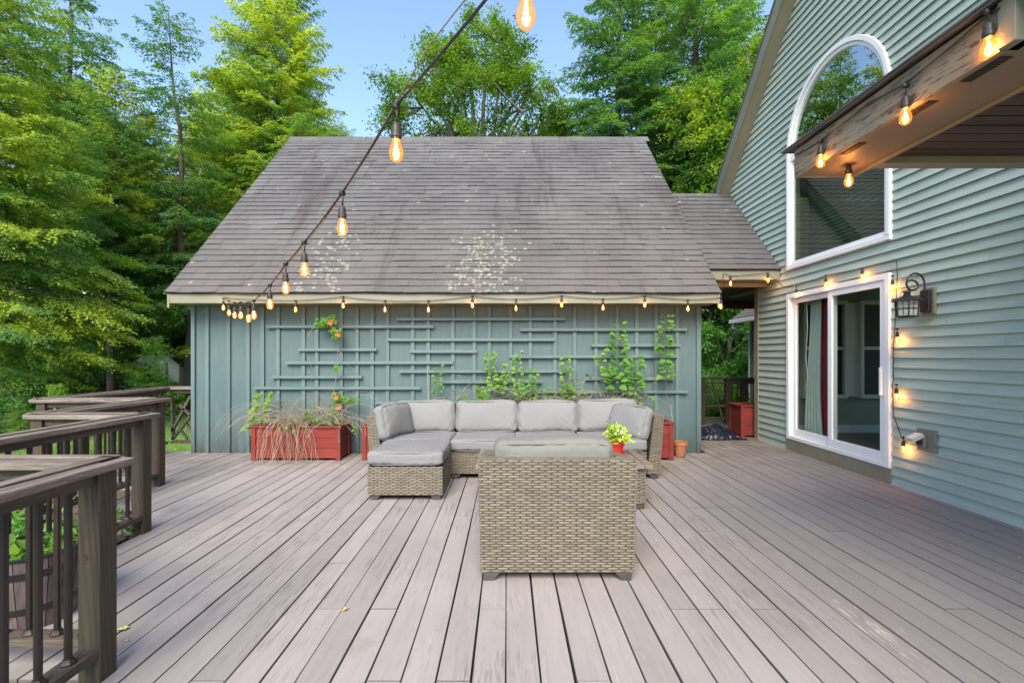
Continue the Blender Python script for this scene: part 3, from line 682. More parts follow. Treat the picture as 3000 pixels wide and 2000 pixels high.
# ------------------------------------------------------------------ trellis
tr=thing('trellis','blue-green slat trellis of staggered horizontal bars on the garage wall','trellis',(-.3,YG,.6))
sl_=[(750,611,996),(733,911,1298),(757,1195,1578),(780,889,1275),(803,683,865),(807,941,1095),(793,1358,1563),(819,1169,1556),(833,655,1041),
 (853,917,1304),(866,623,831),(877,1015,1245),(869.5,1345,1549),(891,582,966),(900,1199,1581),(925,861,1140)]
for (y,x0,x1) in sl_:
    b=MB(); a=P(x0,y,YG-.06); c=P(x1,y,YG-.06); dz=random.uniform(-.002,.004); b.hexa([(a.x,YG-.062,a.z-.019),(c.x,YG-.062,a.z-.019+dz),(c.x,YG-.031,a.z-.019+dz),(a.x,YG-.031,a.z-.019)],[(a.x,YG-.062,a.z+.019),(c.x,YG-.062,a.z+.019+dz),(c.x,YG-.031,a.z+.019+dz),(a.x,YG-.031,a.z+.019)])
    b.build('slat',M['slat'],tr,bevel=.002)
# ------------------------------------------------------------------ railings
HZ=.90
def rail_run(label,a,c,along,post_at=None,lattice=False,skip0=0):
    """railing from a to c (plan points). along: 'x' or 'y' grain direction"""
    a=Vector((a[0],a[1],0)); c=Vector((c[0],c[1],0)); d=(c-a); L=d.length; d.normalize(); sd_=Vector((d.y,-d.x,0))
    t=thing('deck_railing',label,'railing',tuple(a),'weathered railing sections around the deck')
    mr=M['railx'] if along=='x' else M['rail']; mc=M['railcapx'] if along=='x' else M['railcap']
    up=Vector((0,0,1))
    def at(s,z,o=0): return a+d*s+sd_*o+up*z
    b=MB()
    b.beam(at(-.08,HZ-.018),at(L+.07,HZ-.018),.135,.034); 
    b.build('cap_board',mc,t,bevel=.006)
    b=MB(); b.beam(at(-.06,HZ+.004,-.03),at(L+.05,HZ+.004,-.03),.06,.009); b.build('cap_strip',mc,t,bevel=.004)
    b=MB(); b.beam(at(0,HZ-.062),at(L,HZ-.062),.04,.05); b.build('top_rail',mr,t,bevel=.004)
    b=MB(); b.beam(at(0,.125),at(L,.125),.085,.036); b.build('bottom_rail',mr,t,bevel=.004)
    if lattice:
        b=MB()
        z0,z1=.16,HZ-.13; H=z1-z0
        def ln(s0,za,s1,zb): b.beam(at(s0,za),at(s1,zb),.03,.04,up=sd_)
        ln(0,z0+H*.18,L*.72,z1); ln(0,z1-H*.02,0.02,z0); ln(0,z0+.55*H,L*.45,z0+H*.93) if False else None
        ln(L*.30,z0+H*.80,L,z0+H*.40); ln(L*.02,z0,L*.98,z0+H*.75); ln(L*.55,z0+H*.36,L*.98,z0+.02); ln(L*.35,z0+.2*H,L*.6,z0)
        b.build('lattice_bar',mr,t)
    else:
        n=int(L/.118); 
        for i in range(n):
            s=(i+.5)*L/n
            if s<skip0: continue
            b=MB(); p=at(s,.143); b.lathe([(.013,.02),(.0135,.1),(.0135,HZ-.087-.143)],p,8)
            b.lathe([(.027,0),(.027,.006),(.021,.014),(.0165,.022)],p,10)
            b.build('baluster',M['baluster'],t,smooth=False)
    for p in (post_at or []):
        b=MB(); q=at(p,0); b.box(q.x-.045,q.x+.045,q.y-.045,q.y+.045,-.28,HZ-.036); b.build('post',M['post'],t,bevel=.004)
    return t
# each run: corner posts belong to the run that ends there
r1=rail_run('weathered railing nearest the camera, ending at the brown knotted post',(RX1,-.6),(RX1,2.08),'y',[2.635])
rail_run('short railing crossing behind the nearest post, beside the barrel planter',(RX2+.06,2.10),(RX1-.05,2.10),'x',[0.0])
rail_run('middle railing ending at the second brown post from the camera',(RX2,2.16),(RX2,3.74),'y',[1.535])
rail_run('short cross railing joining the second post on the left',(RX3+.06,3.70),(RX2-.05,3.70),'x',[0.0])
rail_run('railing ending at the third brown post, further along the left edge',(RX3,3.76),(RX3,5.06),'y',[1.26])
rail_run('short cross railing joining the third post on the left',(RX4+.06,4.96),(RX3-.05,5.04),'x',[0.0])
rail_run('far railing along the lawn in front of the shed',(RX4,5.0),(RX4-.0,6.80),'y',[])
rail_run('diagonal lattice railing panel against the garage corner',(RX4+.05,6.86),(-4.38,6.86),'x',[],lattice=True)
# lattice joins at garage ; knot on nearest post
b=MB(); kc=Vector((RX1-.012,2.034-.044,.52)); ring_=[]
b.lathe([(.011,0),(.009,.002),(.004,.0005)],(0,0,0),10)
b.v=[(kc.x+v[0],kc.y-v[2]-.0005,kc.z+v[1]*1.2) for v in b.v]; b.build('knot',M['back'],r1)
# breezeway railing with gate
br=thing('breezeway_railing','dark brown railing with balusters and braced gate across the breezeway','railing',(4.0,9.5,0))
ya=9.5
b=MB(); b.box(2.9,5.4,ya-.07,ya+.07,HZ-.02,HZ+.01); b.build('cap_board',M['rail'],br,bevel=.005)
b=MB(); b.box(4.36,5.4,ya-.02,ya+.02,HZ-.11,HZ-.021); b.box(4.36,5.4,ya-.02,ya+.02,.10,.15); b.build('rail',M['railx'],br)
for x in (3.80,4.31,4.62,5.3):
    b=MB(); b.box(x-.05,x+.05,ya-.05,ya+.05,-.2,HZ-.021); b.build('post',M['post'],br)
for i in range(8):
    x=4.40+i*.105
    if abs(x-4.62)<.06: continue
    b=MB(); b.lathe([(.01,.15),(.01,HZ-.11)],(x,ya,0),6); b.build('baluster',M['baluster'],br)
b=MB()
for z in (.12,.36,.58,.80): b.box(3.85,4.26,ya-.015,ya+.015,z-.018,z+.018)
b.build('gate_bar',M['railx'],br)
b=MB(); b.beam((4.0,ya-.03,.84),(4.2,ya-.03,.08),.03,.035,up=(0,1,0)); b.build('gate_brace',M['rail'],br)
# ------------------------------------------------------------------ wicker weave
def weave(mbS,mbR,p00,p10,p01,p11,nrm=None,rib=.0375,row=.0152,lift=.005):
    p00,p10,p01,p11=[Vector(p) for p in (p00,p10,p01,p11)]
    W=((p10-p00).length+(p11-p01).length)/2; H=((p01-p00).length+(p11-p10).length)/2
    nn=(p10-p00).cross(p01-p00).normalized()
    nr=max(1,round(H/row)); nk=max(2,round(W/rib)); 
    def B(u,v,h):
        u=min(max(u,0),1); return (p00*(1-u)+p10*u)*(1-v)+(p01*(1-u)+p11*u)*v+nn*h
    rs=random.Random(int(W*1000)+7)
    for j in range(nr):
        v0=(j+.06)/nr; v1=(j+.94)/nr; vm=(v0+v1)/2
        for k in range(-1,nk+1):
            if (k+j)%2: continue
            uc=(k+.5)/nk; hl=.86/nk
            a=max(0,uc-hl); c=min(1,uc+hl)
            if c-a<.15/nk: continue
            r=rs.random(); vs=[]; m=5
            for q in range(m):
                t=q/(m-1); u=a+(c-a)*t; e=max(-1,min(1,(u-uc)/hl)); h=lift*(1-e*e)+.0005; sq=.75+.25*(1-e*e)
                dv=(v1-v0)/2*sq
                vs+=[B(u,vm-dv,h*.45),B(u,vm,h+.0018),B(u,vm+dv,h*.45)]
            fs=[]
            for q in range(m-1):
                o=q*3; fs+=[(o,o+3,o+4,o+1),(o+1,o+4,o+5,o+2)]
            mbS.add(vs,fs,r)
    for k in range(nk):
        uc=(k+.5)/nk
        for o_ in (-.004,.004):
            uu=uc+o_/W; dw=.0024/W
            mbR.add([B(uu-dw,0,.0022),B(uu+dw,0,.0022),B(uu+dw,1,.0022),B(uu-dw,1,.0022)],[(0,1,2,3)])
def wbox(S_,Rb,Bk,x0,x1,y0,y1,z0,z1,faces='flrbt'):
    """woven box: f front(-y) b back(+y) l left r right t top"""
    e=.004; Bk.box(x0+e,x1-e,y0+e,y1-e,z0+e,z1-e,.5)
    if 'f' in faces: weave(S_,Rb,(x0,y0+e,z0),(x1,y0+e,z0),(x0,y0+e,z1),(x1,y0+e,z1))
    if 'b' in faces: weave(S_,Rb,(x1,y1-e,z0),(x0,y1-e,z0),(x1,y1-e,z1),(x0,y1-e,z1))
    if 'r' in faces: weave(S_,Rb,(x1-e,y0,z0),(x1-e,y1,z0),(x1-e,y0,z1),(x1-e,y1,z1))
    if 'l' in faces: weave(S_,Rb,(x0+e,y1,z0),(x0+e,y0,z0),(x0+e,y1,z1),(x0+e,y0,z1))
    if 't' in faces: weave(S_,Rb,(x0,y0,z1-e),(x1,y0,z1-e),(x0,y1,z1-e),(x1,y1,z1-e),rib=.0375)
def wquad(S_,Rb,Bk,b4,t4,faces='flrbt'):
    """woven tapered block; rings counterclockwise from above starting front-left"""
    b4=[Vector(p) for p in b4]; t4=[Vector(p) for p in t4]; cb=sum(b4,Vector())/4; ct=sum(t4,Vector())/4
    sh=lambda p,c: Vector((p.x+(.004 if p.x<c.x else -.004),p.y+(.004 if p.y<c.y else -.004),p.z))
    Bk.hexa([sh(p,cb) for p in b4],[sh(p,ct)-Vector((0,0,.004)) for p in t4],.5)
    i={'f':(0,1),'r':(1,2),'b':(2,3),'l':(3,0)}
    for k,(a,c) in i.items():
        if k in faces:
            n_=(b4[c]-b4[a]).cross(t4[a]-b4[a]).normalized()*-.003
            weave(S_,Rb,b4[a]+n_,b4[c]+n_,t4[a]+n_,t4[c]+n_)
    if 't' in faces:
        n_=Vector((0,0,-.003)); weave(S_,Rb,t4[0]+n_,t4[1]+n_,t4[3]+n_,t4[2]+n_,rib=.0375)
def wicker_parts(S_,Rb,Bk,root,name='wicker_body'):
    o=Bk.build(name,M['back'],root); S_.build('woven_strand',M['strand'],o,smooth=True); Rb.build('rib',M['rib'],o); return o
def feet(root,pts,h=.045,w=.10):
    for (x,y,sx) in pts:
        b=MB(); a=x; c=x+sx*w; d=x+sx*w*.6
        xs=sorted((a,c)); xt=sorted((a,d))
        b.hexa([(xt[0],y-.03,0.002),(xt[1],y-.03,0.002),(xt[1],y+.03,0.002),(xt[0],y+.03,0.002)],[(xs[0],y-.03,h),(xs[1],y-.03,h),(xs[1],y+.03,h),(xs[0],y+.03,h)])
        b.build('foot',M['foot'],root,bevel=.003)
# ------------------------------------------------------------------ cushions
def cushion(name,root,cx,cy,cz,w,d,h,mat,rad=.045,puff=.03,seed=1,rx=0,rz=0,sag=0,soft=1.0,N_=26,label=None):
    rs=np.random.RandomState(seed); hs=np.array((w/2,d/2,h/2)); vs=[]; fs=[]; idx={}
    n=N_
    def vid(p):
        k=tuple(round(float(q),5) for q in p)
        if k not in idx: idx[k]=len(vs); vs.append(p)
        return idx[k]
    g=np.linspace(-1,1,n+1); g=np.sign(g)*np.abs(g)**.8
    for ax in range(3):
        for s in (-1,1):
            o=[q for q in range(3) if q!=ax]
            for i in range(n):
                for j in range(n):
                    q=[]
                    for (a,c) in ((i,j),(i+1,j),(i+1,j+1),(i,j+1)):
                        p=[0,0,0]; p[ax]=s; p[o[0]]=g[a]; p[o[1]]=g[c]; q.append(vid(tuple(p)))
                    if (s>0)^(ax==1): fs.append(q)
                    else: fs.append(q[::-1])
    p=np.array(vs)*hs; inner=hs-rad; c=np.clip(p,-inner,inner); dlt=p-c; ln=np.linalg.norm(dlt,axis=1,keepdims=True); ln[ln==0]=1
    q=c+dlt/ln*rad*np.where(np.linalg.norm(dlt,axis=1,keepdims=True)>0,1,0)
    u=np.array(vs); ph=rs.rand(12)*6.28
    def bul(a,b): return (1-np.abs(u[:,a])**2.4)*(1-np.abs(u[:,b])**2.4)
    order=np.argsort(hs); th=order[0]   # thin axis puffs most
    for ax in range(3):
        o=[k for k in range(3) if k!=ax]; am=puff if ax==th else puff*.4
        q[:,ax]+=np.sign(u[:,ax])*(np.abs(u[:,ax])>.999)*am*bul(o[0],o[1])
    # seam pinch wrinkles near the outline of the thin faces
    o=[k for k in range(3) if k!=th]
    edge=np.maximum(np.abs(u[:,o[0]]),np.abs(u[:,o[1]])); em=np.clip((edge-.72)/.28,0,1)*(1-np.clip((edge-.97)/.03,0,1)*.6)
    wr=np.sin(u[:,o[0]]*23*hs[o[0]]*2+ph[0])*np.sin(u[:,o[1]]*19*hs[o[1]]*2+ph[1])+.6*np.sin(u[:,o[0]]*41*hs[o[0]]*2+u[:,o[1]]*13+ph[2])
    q[:,th]+=np.sign(u[:,th])*wr*.009*em*soft
    big=np.sin(u[:,o[0]]*3.1+ph[3])*np.sin(u[:,o[1]]*2.3+ph[4]); q[:,th]+=big*.007*soft
    q[:,o[0]]+=np.sin(u[:,o[1]]*4+ph[5])*.004*soft; q[:,o[1]]+=np.sin(u[:,o[0]]*3.4+ph[6])*.005*soft
    if sag: q[:,2]-=sag*(np.abs(u[:,0])**3)*(u[:,2]>0)
    m=Matrix.Translation((cx,cy,cz))@Matrix.Rotation(rz,4,'Z')@Matrix.Rotation(rx,4,'X')
    A=np.array(m); q=q@A[:3,:3].T+A[:3,3]
    b=MB(); b.v=[tuple(t) for t in q]; b.f=[tuple(f) for f in fs]; b.r=[.5]*len(fs)
    ob=b.build(name,mat,root,smooth=True)
    # piping around both long seams
    pb=MB()
    for s in (-1,1):
        pts=[]
        for k in range(49):
            a=2*math.pi*k/48; ca,sa=math.cos(a),math.sin(a); e=.22
            x=np.sign(ca)*abs(ca)**e; y=np.sign(sa)*abs(sa)**e
            v=np.zeros(3); v[o[0]]=x*(hs[o[0]]-rad*.22); v[o[1]]=y*(hs[o[1]]-rad*.22); v[th]=s*(hs[th]-rad*.22)
            pts.append(Vector(A[:3,:3]@v+A[:3,3]))
        pb.tube(pts,.0045,5,.5,caps=False)
    pb.build('piping',mat,ob,smooth=True)
    return ob
# ------------------------------------------------------------------ armchair (seen from behind)
ch=thing('armchair','woven wicker armchair with its back to the camera, centre front','armchair',(.3,3.25,0))
Sb,Rb,Bk=MB(),MB(),MB()
x0,x1=-.157,.757
wquad(Sb,Rb,Bk,[(x0,2.90,.05),(x1,2.90,.05),(x1,3.06,.05),(x0,3.06,.05)],[(x0-.018,2.885,.725),(x1+.018,2.885,.725),(x1+.018,2.985,.725),(x0-.018,2.985,.725)],'flrt')
wquad(Sb,Rb,Bk,[(x0,3.061,.05),(x0+.12,3.061,.05),(x0+.12,3.70,.05),(x0,3.70,.05)],[(x0-.016,2.99,.722),(x0+.075,2.99,.722),(x0+.075,3.72,.62),(x0-.016,3.72,.62)],'lrbt')
wquad(Sb,Rb,Bk,[(x1-.12,3.061,.05),(x1,3.061,.05),(x1,3.70,.05),(x1-.12,3.70,.05)],[(x1-.075,2.99,.722),(x1+.016,2.99,.722),(x1+.016,3.72,.62),(x1-.075,3.72,.62)],'lrbt')
wbox(Sb,Rb,Bk,x0+.121,x1-.121,3.061,3.70,.05,.30,'b')
wicker_parts(Sb,Rb,Bk,ch)
feet(ch,[(x0+.012,2.935,1),(x1-.012,2.935,-1),(x0+.012,3.66,1),(x1-.012,3.66,-1)])
cushion('seat_cushion',ch,.3,3.40,.36,.66,.62,.12,M['cushion2'],seed=3)
cushion('back_cushion',ch,.293,3.09,.625,.735,.17,.40,M['cushion2'],rad=.05,puff=.03,seed=4,rx=R(8),soft=1.3)
# ------------------------------------------------------------------ coffee table
tb=thing('coffee_table','low wicker coffee table with slatted top behind the armchair','table',(.5,4.55,0))
tx0,tx1,ty0,ty1,tz=-.275,1.27,4.20,4.92,.397
Sb,Rb,Bk=MB(),MB(),MB(); wbox(Sb,Rb,Bk,tx0+.06,tx1-.06,ty0+.04,ty1-.04,.05,tz-.035,'flrb'); wicker_parts(Sb,Rb,Bk,tb,'wicker_base')
b=MB(); n=9
b.box(tx0,tx0+.075,ty0,ty1,tz-.034,tz); b.box(tx1-.075,tx1,ty0,ty1,tz-.034,tz)
b.box(tx0+.079,tx1-.079,ty0,ty0+.05,tz-.034,tz); b.box(tx0+.079,tx1-.079,ty1-.05,ty1,tz-.034,tz)
n=8; a=ty0+.058; wd=(ty1-.058-a)/n
for i in range(n): b.box(tx0+.082,tx1-.082,a+i*wd+.004,a+(i+1)*wd-.004,tz-.03,tz-.002)
b.build('table_top',M['tabletop'],tb,bevel=.003)
feet(tb,[(tx0+.07,ty0+.08,1),(tx1-.07,ty0+.08,-1),(tx0+.07,ty1-.08,1),(tx1-.07,ty1-.08,-1)])
# ------------------------------------------------------------------ ottoman
ot=thing('ottoman','square wicker ottoman with a thick grey cushion, front left of the sofa','ottoman',(-.95,4.8,0))
ox0,ox1,oy0,oy1=-1.30,-.605,4.50,5.19
Sb,Rb,Bk=MB(),MB(),MB(); wbox(Sb,Rb,Bk,ox0,ox1,oy0,oy1,.05,.315,'flrb'); wicker_parts(Sb,Rb,Bk,ot)
feet(ot,[(ox0+.02,oy0+.05,1),(ox1-.02,oy0+.05,-1),(ox0+.02,oy1-.05,1),(ox1-.02,oy1-.05,-1)])
cushion('cushion',ot,(ox0+ox1)/2,(oy0+oy1)/2,.385,.71,.70,.125,M['cushion'],puff=.012,seed=9,rad=.035)
# ------------------------------------------------------------------ sofa
sf=thing('sectional_sofa','long grey cushioned wicker sofa against the trellis wall','sofa',(.08,5.7,0))
sy0,sy1=5.28,6.04; seams=[-1.35,-.625,.09,.815,1.52]
Sb,Rb,Bk=MB(),MB(),MB()
for a,c in zip(seams[:-1],seams[1:]): wbox(Sb,Rb,Bk,a+.003,c-.003,sy0+.01,sy1-.13,.055,.30,'f')
# back (leaning) in four modules
for a,c in zip(seams[:-1],seams[1:]):
    wquad(Sb,Rb,Bk,[(a+.003,sy1-.128,.055),(c-.003,sy1-.128,.055),(c-.003,sy1,.055),(a+.003,sy1,.055)],[(a+.003,sy1-.05,.70),(c-.003,sy1-.05,.70),(c-.003,sy1+.05,.70),(a+.003,sy1+.05,.70)],'ft')
# end panels, flared outwards
for s,xi,xo in ((-1,-1.352,-1.49),(1,1.522,1.66)):
    bt=[(xo,sy0,.055),(xi,sy0,.055),(xi,sy1,.055),(xo,sy1,.055)]; tp=[(xo+s*.055,sy0+.03,.69),(xi+s*.085,sy0+.03,.69),(xi+s*.085,sy1+.05,.70),(xo+s*.055,sy1+.05,.70)]
    if s>0: bt=[bt[1],bt[0],bt[3],bt[2]]; tp=[tp[1],tp[0],tp[3],tp[2]]
    wquad(Sb,Rb,Bk,bt,tp,'flrt')
wicker_parts(Sb,Rb,Bk,sf)
feet(sf,[(-1.48,sy0+.04,1),(-.61,sy0+.04,1),(1.64,sy0+.04,-1),(.80,sy0+.04,-1),(.10,sy0+.04,1)])
for i,(a,c) in enumerate(zip(seams[:-1],seams[1:])):
    cushion('seat_cushion',sf,(a+c)/2,(sy0+sy1-.12)/2-.01,.365,c-a+.0,sy1-sy0-.10,.125,M['cushion'],rad=.035,puff=.012,seed=20+i)
for i,(x0_,x1_) in enumerate(((-1.36,-.64),(-.62,.12),(.125,.845),(.85,1.58))):
    cushion('back_cushion',sf,(x0_+x1_)/2,5.90,.60+(.015 if i==3 else 0),x1_-x0_-.004,.15,.385,M['cushion'],rad=.06,puff=.035,seed=30+i,rx=R(-13),soft=1.2)
cushion('side_cushion',sf,-1.30,5.56,.60,.56,.14,.385,M['cushion'],rad=.06,puff=.04,seed=41,rz=R(-112),rx=R(13),soft=1.2)
cushion('side_cushion',sf,1.40,5.56,.585,.56,.14,.385,M['cushion'],rad=.06,puff=.04,seed=42,rz=R(122),rx=R(20),soft=1.2)
# ------------------------------------------------------------------ planters, pots
def planter(label,x0,x1,y0,y1,z1,z0=.03):
    t=thing('planter_box',label,'planter',((x0+x1)/2,y0,0),'red wooden planter boxes')
    b=MB(); n=3; h=(z1-.03-z0)/n
    for i in range(n):
        za=z0+i*h; zb=za+h-.004
        b.box(x0+.02,x1-.02,y0+.012,y0+.03,za,zb); b.box(x0+.02,x1-.02,y1-.03,y1-.012,za,zb)
        b.box(x0+.012,x0+.03,y0+.031,y1-.031,za,zb); b.box(x1-.03,x1-.012,y0+.031,y1-.031,za,zb)
    for xx in (x0,x1-.011): b.box(xx,xx+.011,y0+.012,y0+.06,.004,z1-.026); b.box(xx,xx+.011,y1-.06,y1-.012,.004,z1-.026)
    b.build('side_board',M['red'],t,bevel=.002)
    xs=[x0,(x0+x1)/2-.025,x1-.055] if x1-x0>.7 else [x0,x1-.055]
    for x in xs:
        b=MB(); b.box(x,x+.055,y0-.004,y0+.011,0.004,z1-.026); b.build('leg',M['red'],t); b=MB(); b.box(x,x+.055,y1-.011,y1+.004,.004,z1-.026)
        b.build('leg',M['red'],t)
    b=MB(); b.box(x0-.012,x1+.012,y0-.014,y0+.045,z1-.025,z1); b.box(x0-.012,x1+.012,y1-.045,y1+.014,z1-.025,z1); b.box(x0-.012,x0+.045,y0+.046,y1-.046,z1-.025,z1); b.box(x1-.045,x1+.012,y0+.046,y1-.046,z1-.025,z1)
    b.build('rim',M['red'],t,bevel=.003)
    b=MB(); b.box(x0+.031,x1-.031,y0+.031,y1-.031,z1-.10,z1-.045); b.build('soil',M['soil'],t)
    return t
planter('red planter box full of dry vines, left of the sofa',-3.28,-2.14,6.20,6.60,.445)
planter('red planter box mostly hidden behind the left end of the sofa',-1.87,-.75,6.22,6.60,.445)
planter('red planter box mostly hidden behind the right end of the sofa',.98,2.13,6.22,6.60,.49)
planter('tall red planter box in the breezeway against the corner board',3.83,4.30,7.95,8.4,.53)
def pot(name,label,c,r,h,mat,saucer=False,cat='pot'):
    t=thing(name,label,cat,c); b=MB(); x,y,z=c
    b.lathe([(r*.62,0.001),(r*.66,.004),(r*.9,h*.72),(r*.92,h*.76),(r*1.02,h*.77),(r*1.05,h*.99),(r*1.0,h),(r*.93,h),(r*.9,h*.88),(0,h*.88)],(x,y,z+(.012 if saucer else 0)),28)
    b.build('pot_body',mat,t,smooth=False,bevel=0)
    if saucer:
        b=MB(); b.lathe([(r*.85,0),(r*1.0,.004),(r*1.06,.022),(r*1.02,.022),(r*.95,.008),(0,.008)],c,28); b.build('saucer',mat,t)
    b=MB(); zz=z+h*.885+(.012 if saucer else 0); b.lathe([(r*.9,0),(0,.012)],(x,y,zz),20); b.build('soil',M['soil'],t); return t
pot('flower_pot','glossy red flower pot and saucer standing on the coffee table',(1.035,4.62,.398),.082,.125,M['redpot'],True)
pot('clay_pot','empty terracotta pot on the deck beside the right planter box',(2.30,6.46,.002),.092,.20,M['terra'])
# barrel planter
ba=thing('barrel_planter','half barrel planter with dark hoops inside the left railing','planter',(-2.44,2.50,0))
bc=(-2.44,2.50,0)
b=MB(); n=22
for k in range(n):
    a0=2*math.pi*(k+.03)/n; a1=2*math.pi*(k+.97)/n; prof=[(.165,.003),(.19,.12),(.212,.25),(.222,.36)]; vs=[]
    for (ra,z) in prof:
        for a in (a0,a1): vs.append((bc[0]+ra*math.cos(a),bc[1]+ra*math.sin(a),z))
    for (ra,z) in prof:
        for a in (a0,a1): vs.append((bc[0]+(ra-.018)*math.cos(a),bc[1]+(ra-.018)*math.sin(a),z))
    fs=[(0,1,3,2),(2,3,5,4),(4,5,7,6),(6,7,15,14),(8,10,11,9),(10,12,13,11),(12,14,15,13)]
    b.add(vs,fs)
b.build('stave',M['barrel'],ba)
for (z,ra) in ((.09,.187),(.27,.218)):
    b=MB(); b.lathe([(ra-.004,z),(ra,z+.002),(ra+.006,z+.035),(ra+.003,z+.037)],bc,32); b.f=b.f[:-2]; b.r=b.r[:-2]; b.build('hoop',M['black'],ba)
b=MB(); b.lathe([(.204,.36),(.226,.36),(.228,.373),(.204,.373),(.204,.36)],bc,32); b.f=b.f[:-2]; b.r=b.r[:-2]; b.build('rim',M['black'],ba)
b=MB(); b.lathe([(.2,.30),(0,.31)],bc,20); b.build('soil',M['soil'],ba)
# tarp
rs=random.Random(3); b=MB(); n=26; vs=[];fs=[]
for j in range(n+1):
    for i in range(n+1):
        u=i/n*2-1; v=j/n*2-1; e=max(0,1-(u*u+v*v)); x=3.36+u*.42*(1+.1*math.sin(v*5)); y=8.02+v*.34
        z=.012+.17*e**.5*(.75+.35*math.sin(u*5+v*3)*math.cos(v*6-u*2))+.02*abs(math.sin(u*17+v*11))*(e>0)+rs.uniform(0,.012)
        vs.append((x,y,z))
for j in range(n):
    for i in range(n): a=j*(n+1)+i; fs.append((a,a+1,a+n+2,a+n+1))
b.add(vs,fs,.5); tag(b.build('tarp',M['tarp'],None,org=(3.36,8.02,0)),'crumpled dark blue tarp lying on the breezeway deck','tarp')
# ------------------------------------------------------------------ string lights
def hang_bulb(root,att,drop,rs):
    """black socket, amber pear bulb with glowing filament hanging under att"""
    c=Vector(att)-Vector((0,0,drop))
    b=MB(); b.lathe([(.006,0),(.011,-.004),(.0145,-.012),(.0155,-.03),(.0175,-.033),(.0175,-.047),(.0155,-.049),(.0165,-.056),(.013,-.057)],c,14); sk=b.build('socket',M['socket'],root,smooth=False)
    b=MB(); b.lathe([(.0125,-.053),(.0135,-.062),(.0185,-.074),(.0225,-.088),(.0232,-.098),(.0205,-.111),(.0135,-.121),(.005,-.1255),(0,-.126)],c,16); bu=b.build('bulb',M['bulb'],root,smooth=True)
    b=MB(); 
    for dx in (-.0035,.0035): b.tube([c+Vector((dx*.5,0,-.060)),c+Vector((dx,0,-.085)),c+Vector((dx*.6,0,-.106))],.0014,5)
    b.build('filament',M['filament'],bu)
    l=bpy.data.lights.new('bulb_light','POINT'); l.energy=1.0; l.color=(1,.42,.11); l.shadow_soft_size=.012
    lo=bpy.data.objects.new('bulb_light',l); link(lo,root); lo.location=c+Vector((0,0,-.088))-ORG[root]
def drop_wire(b,p,drop,rad=.0035):
    p=Vector(p); b.beam(p+Vector((-.012,0,-.002)),p+Vector((.012,0,-.002)),.012,.018)
    b.tube([p,p+Vector((.003,0,-drop*.5)),p+Vector((0,0,-drop-.004))],rad,6)
def catenary(pts,n=8,sag=.01):
    out=[]
    for a,c in zip(pts[:-1],pts[1:]):
        for k in range(n): t=k/n; p=a.lerp(c,t); p.z-=sag*4*t*(1-t); out.append(p)
    out.append(pts[-1]); return out
rs=random.Random(11)
# overhead string from above the camera to the garage eave
att=[(1208,-115,1.10),(910,243,1.55),(786,443,2.02),(699,556,2.45),(656,606,2.80),(620,655,3.30),(583,690,3.95),(571,694,4.30),(553,694,4.80),(539,694,5.2),(526,691,5.65),(513,685,6.20)]
# bulbs: picture centre of each glass bulb
drp=[.055,.055,.055,.050,.050,.040,.030,.055,.040,.050,.050,.03]
pts=[P(*a) for a in att]; st=thing('string_lights','overhead strand of amber bulbs sloping from the top to the garage eave','string lights',tuple(pts[-1]))
b=MB(); start=Vector((1.70,.6,2.58))
b.tube(catenary([start]+pts+[P(513,684,YE-.02)],6,.006),.0042,8); 
for p,d in zip(pts,drp): drop_wire(b,p,d)
b.build('cable',M['rubber'],st,smooth=True)
sw=[Vector((1.70,.62,2.60)),P(1180,-150,1.14),P(1068,0,1.30),P(985,105,1.45),P(905,245,1.58),P(830,375,1.85),P(780,455,2.05),P(735,520,2.3),P(655,615,2.85),P(583,697,4.0),P(513,681,6.25)]
b=MB(); b.tube(sw,.0022,6); b.build('support_wire',M['wire'],st,smooth=True)
for p,d in zip(pts,drp): hang_bulb(st,p,d,rs)
# garage fascia strand, on across the breezeway and round the door
YF=YE-.012
g=[(679,690,716),(788,681,704),(884,690,713),(984,690,713),(1085,680,704),(1185,687,709),(1290,679,700),(1385,686,707),(1481,679,703),(1580,688,710),(1656,683,692)]
st=thing('string_lights','strand of small lit bulbs along the garage eave and round the sliding door','string lights',(0,YF,2.1))
cab=[P(513,684,YF)]+[P(a,b_,YF) for (a,b_,c) in g]+[P(1662,628,BYE-.012),P(1678,634,BYE-.012),P(1764,627,BYE-.012)]
def Z2(x,y,X=XW-.035): return PX(1568+.375*x,549+.375*y,X)
hw=[Z2(620,295),Z2(695,290),Z2(880,222),Z2(1105,178),Z2(1310,130),Z2(1316,218),Z2(1306,400),Z2(1300,540),Z2(1292,640),Z2(1290,860),Z2(1283,900),Z2(1292,1080),Z2(1340,1212),Z2(1375,1252),Z2(1450,1262,XW-.08)]
b=MB(); b.tube(catenary(cab[:12],6,.008)+[cab[12],cab[13]]+[P(1720,631,BYE-.012),cab[14]]+hw,.0042,6)
bl=[(cab[i+1],.03) for i in range(11)]+[(cab[13],.02),(cab[14]+Vector((.0,0,0)),.02)]
bl+=[(Z2(695,290,XW-.06),.03),(Z2(877,222,XW-.06),.03),(Z2(1100,178,XW-.06),.012),(Z2(1285,225,XW-.06),.035),(Z2(1314,548,XW-.06),.03),(Z2(1309,890,XW-.06),.035),(Z2(1352,1212,XW-.06),.035)]
for (p,d) in bl: drop_wire(b,p,d,.003)
b.build('cable',M['rubber'],st,smooth=True)
for (p,d) in bl: hang_bulb(st,p,d,rs)
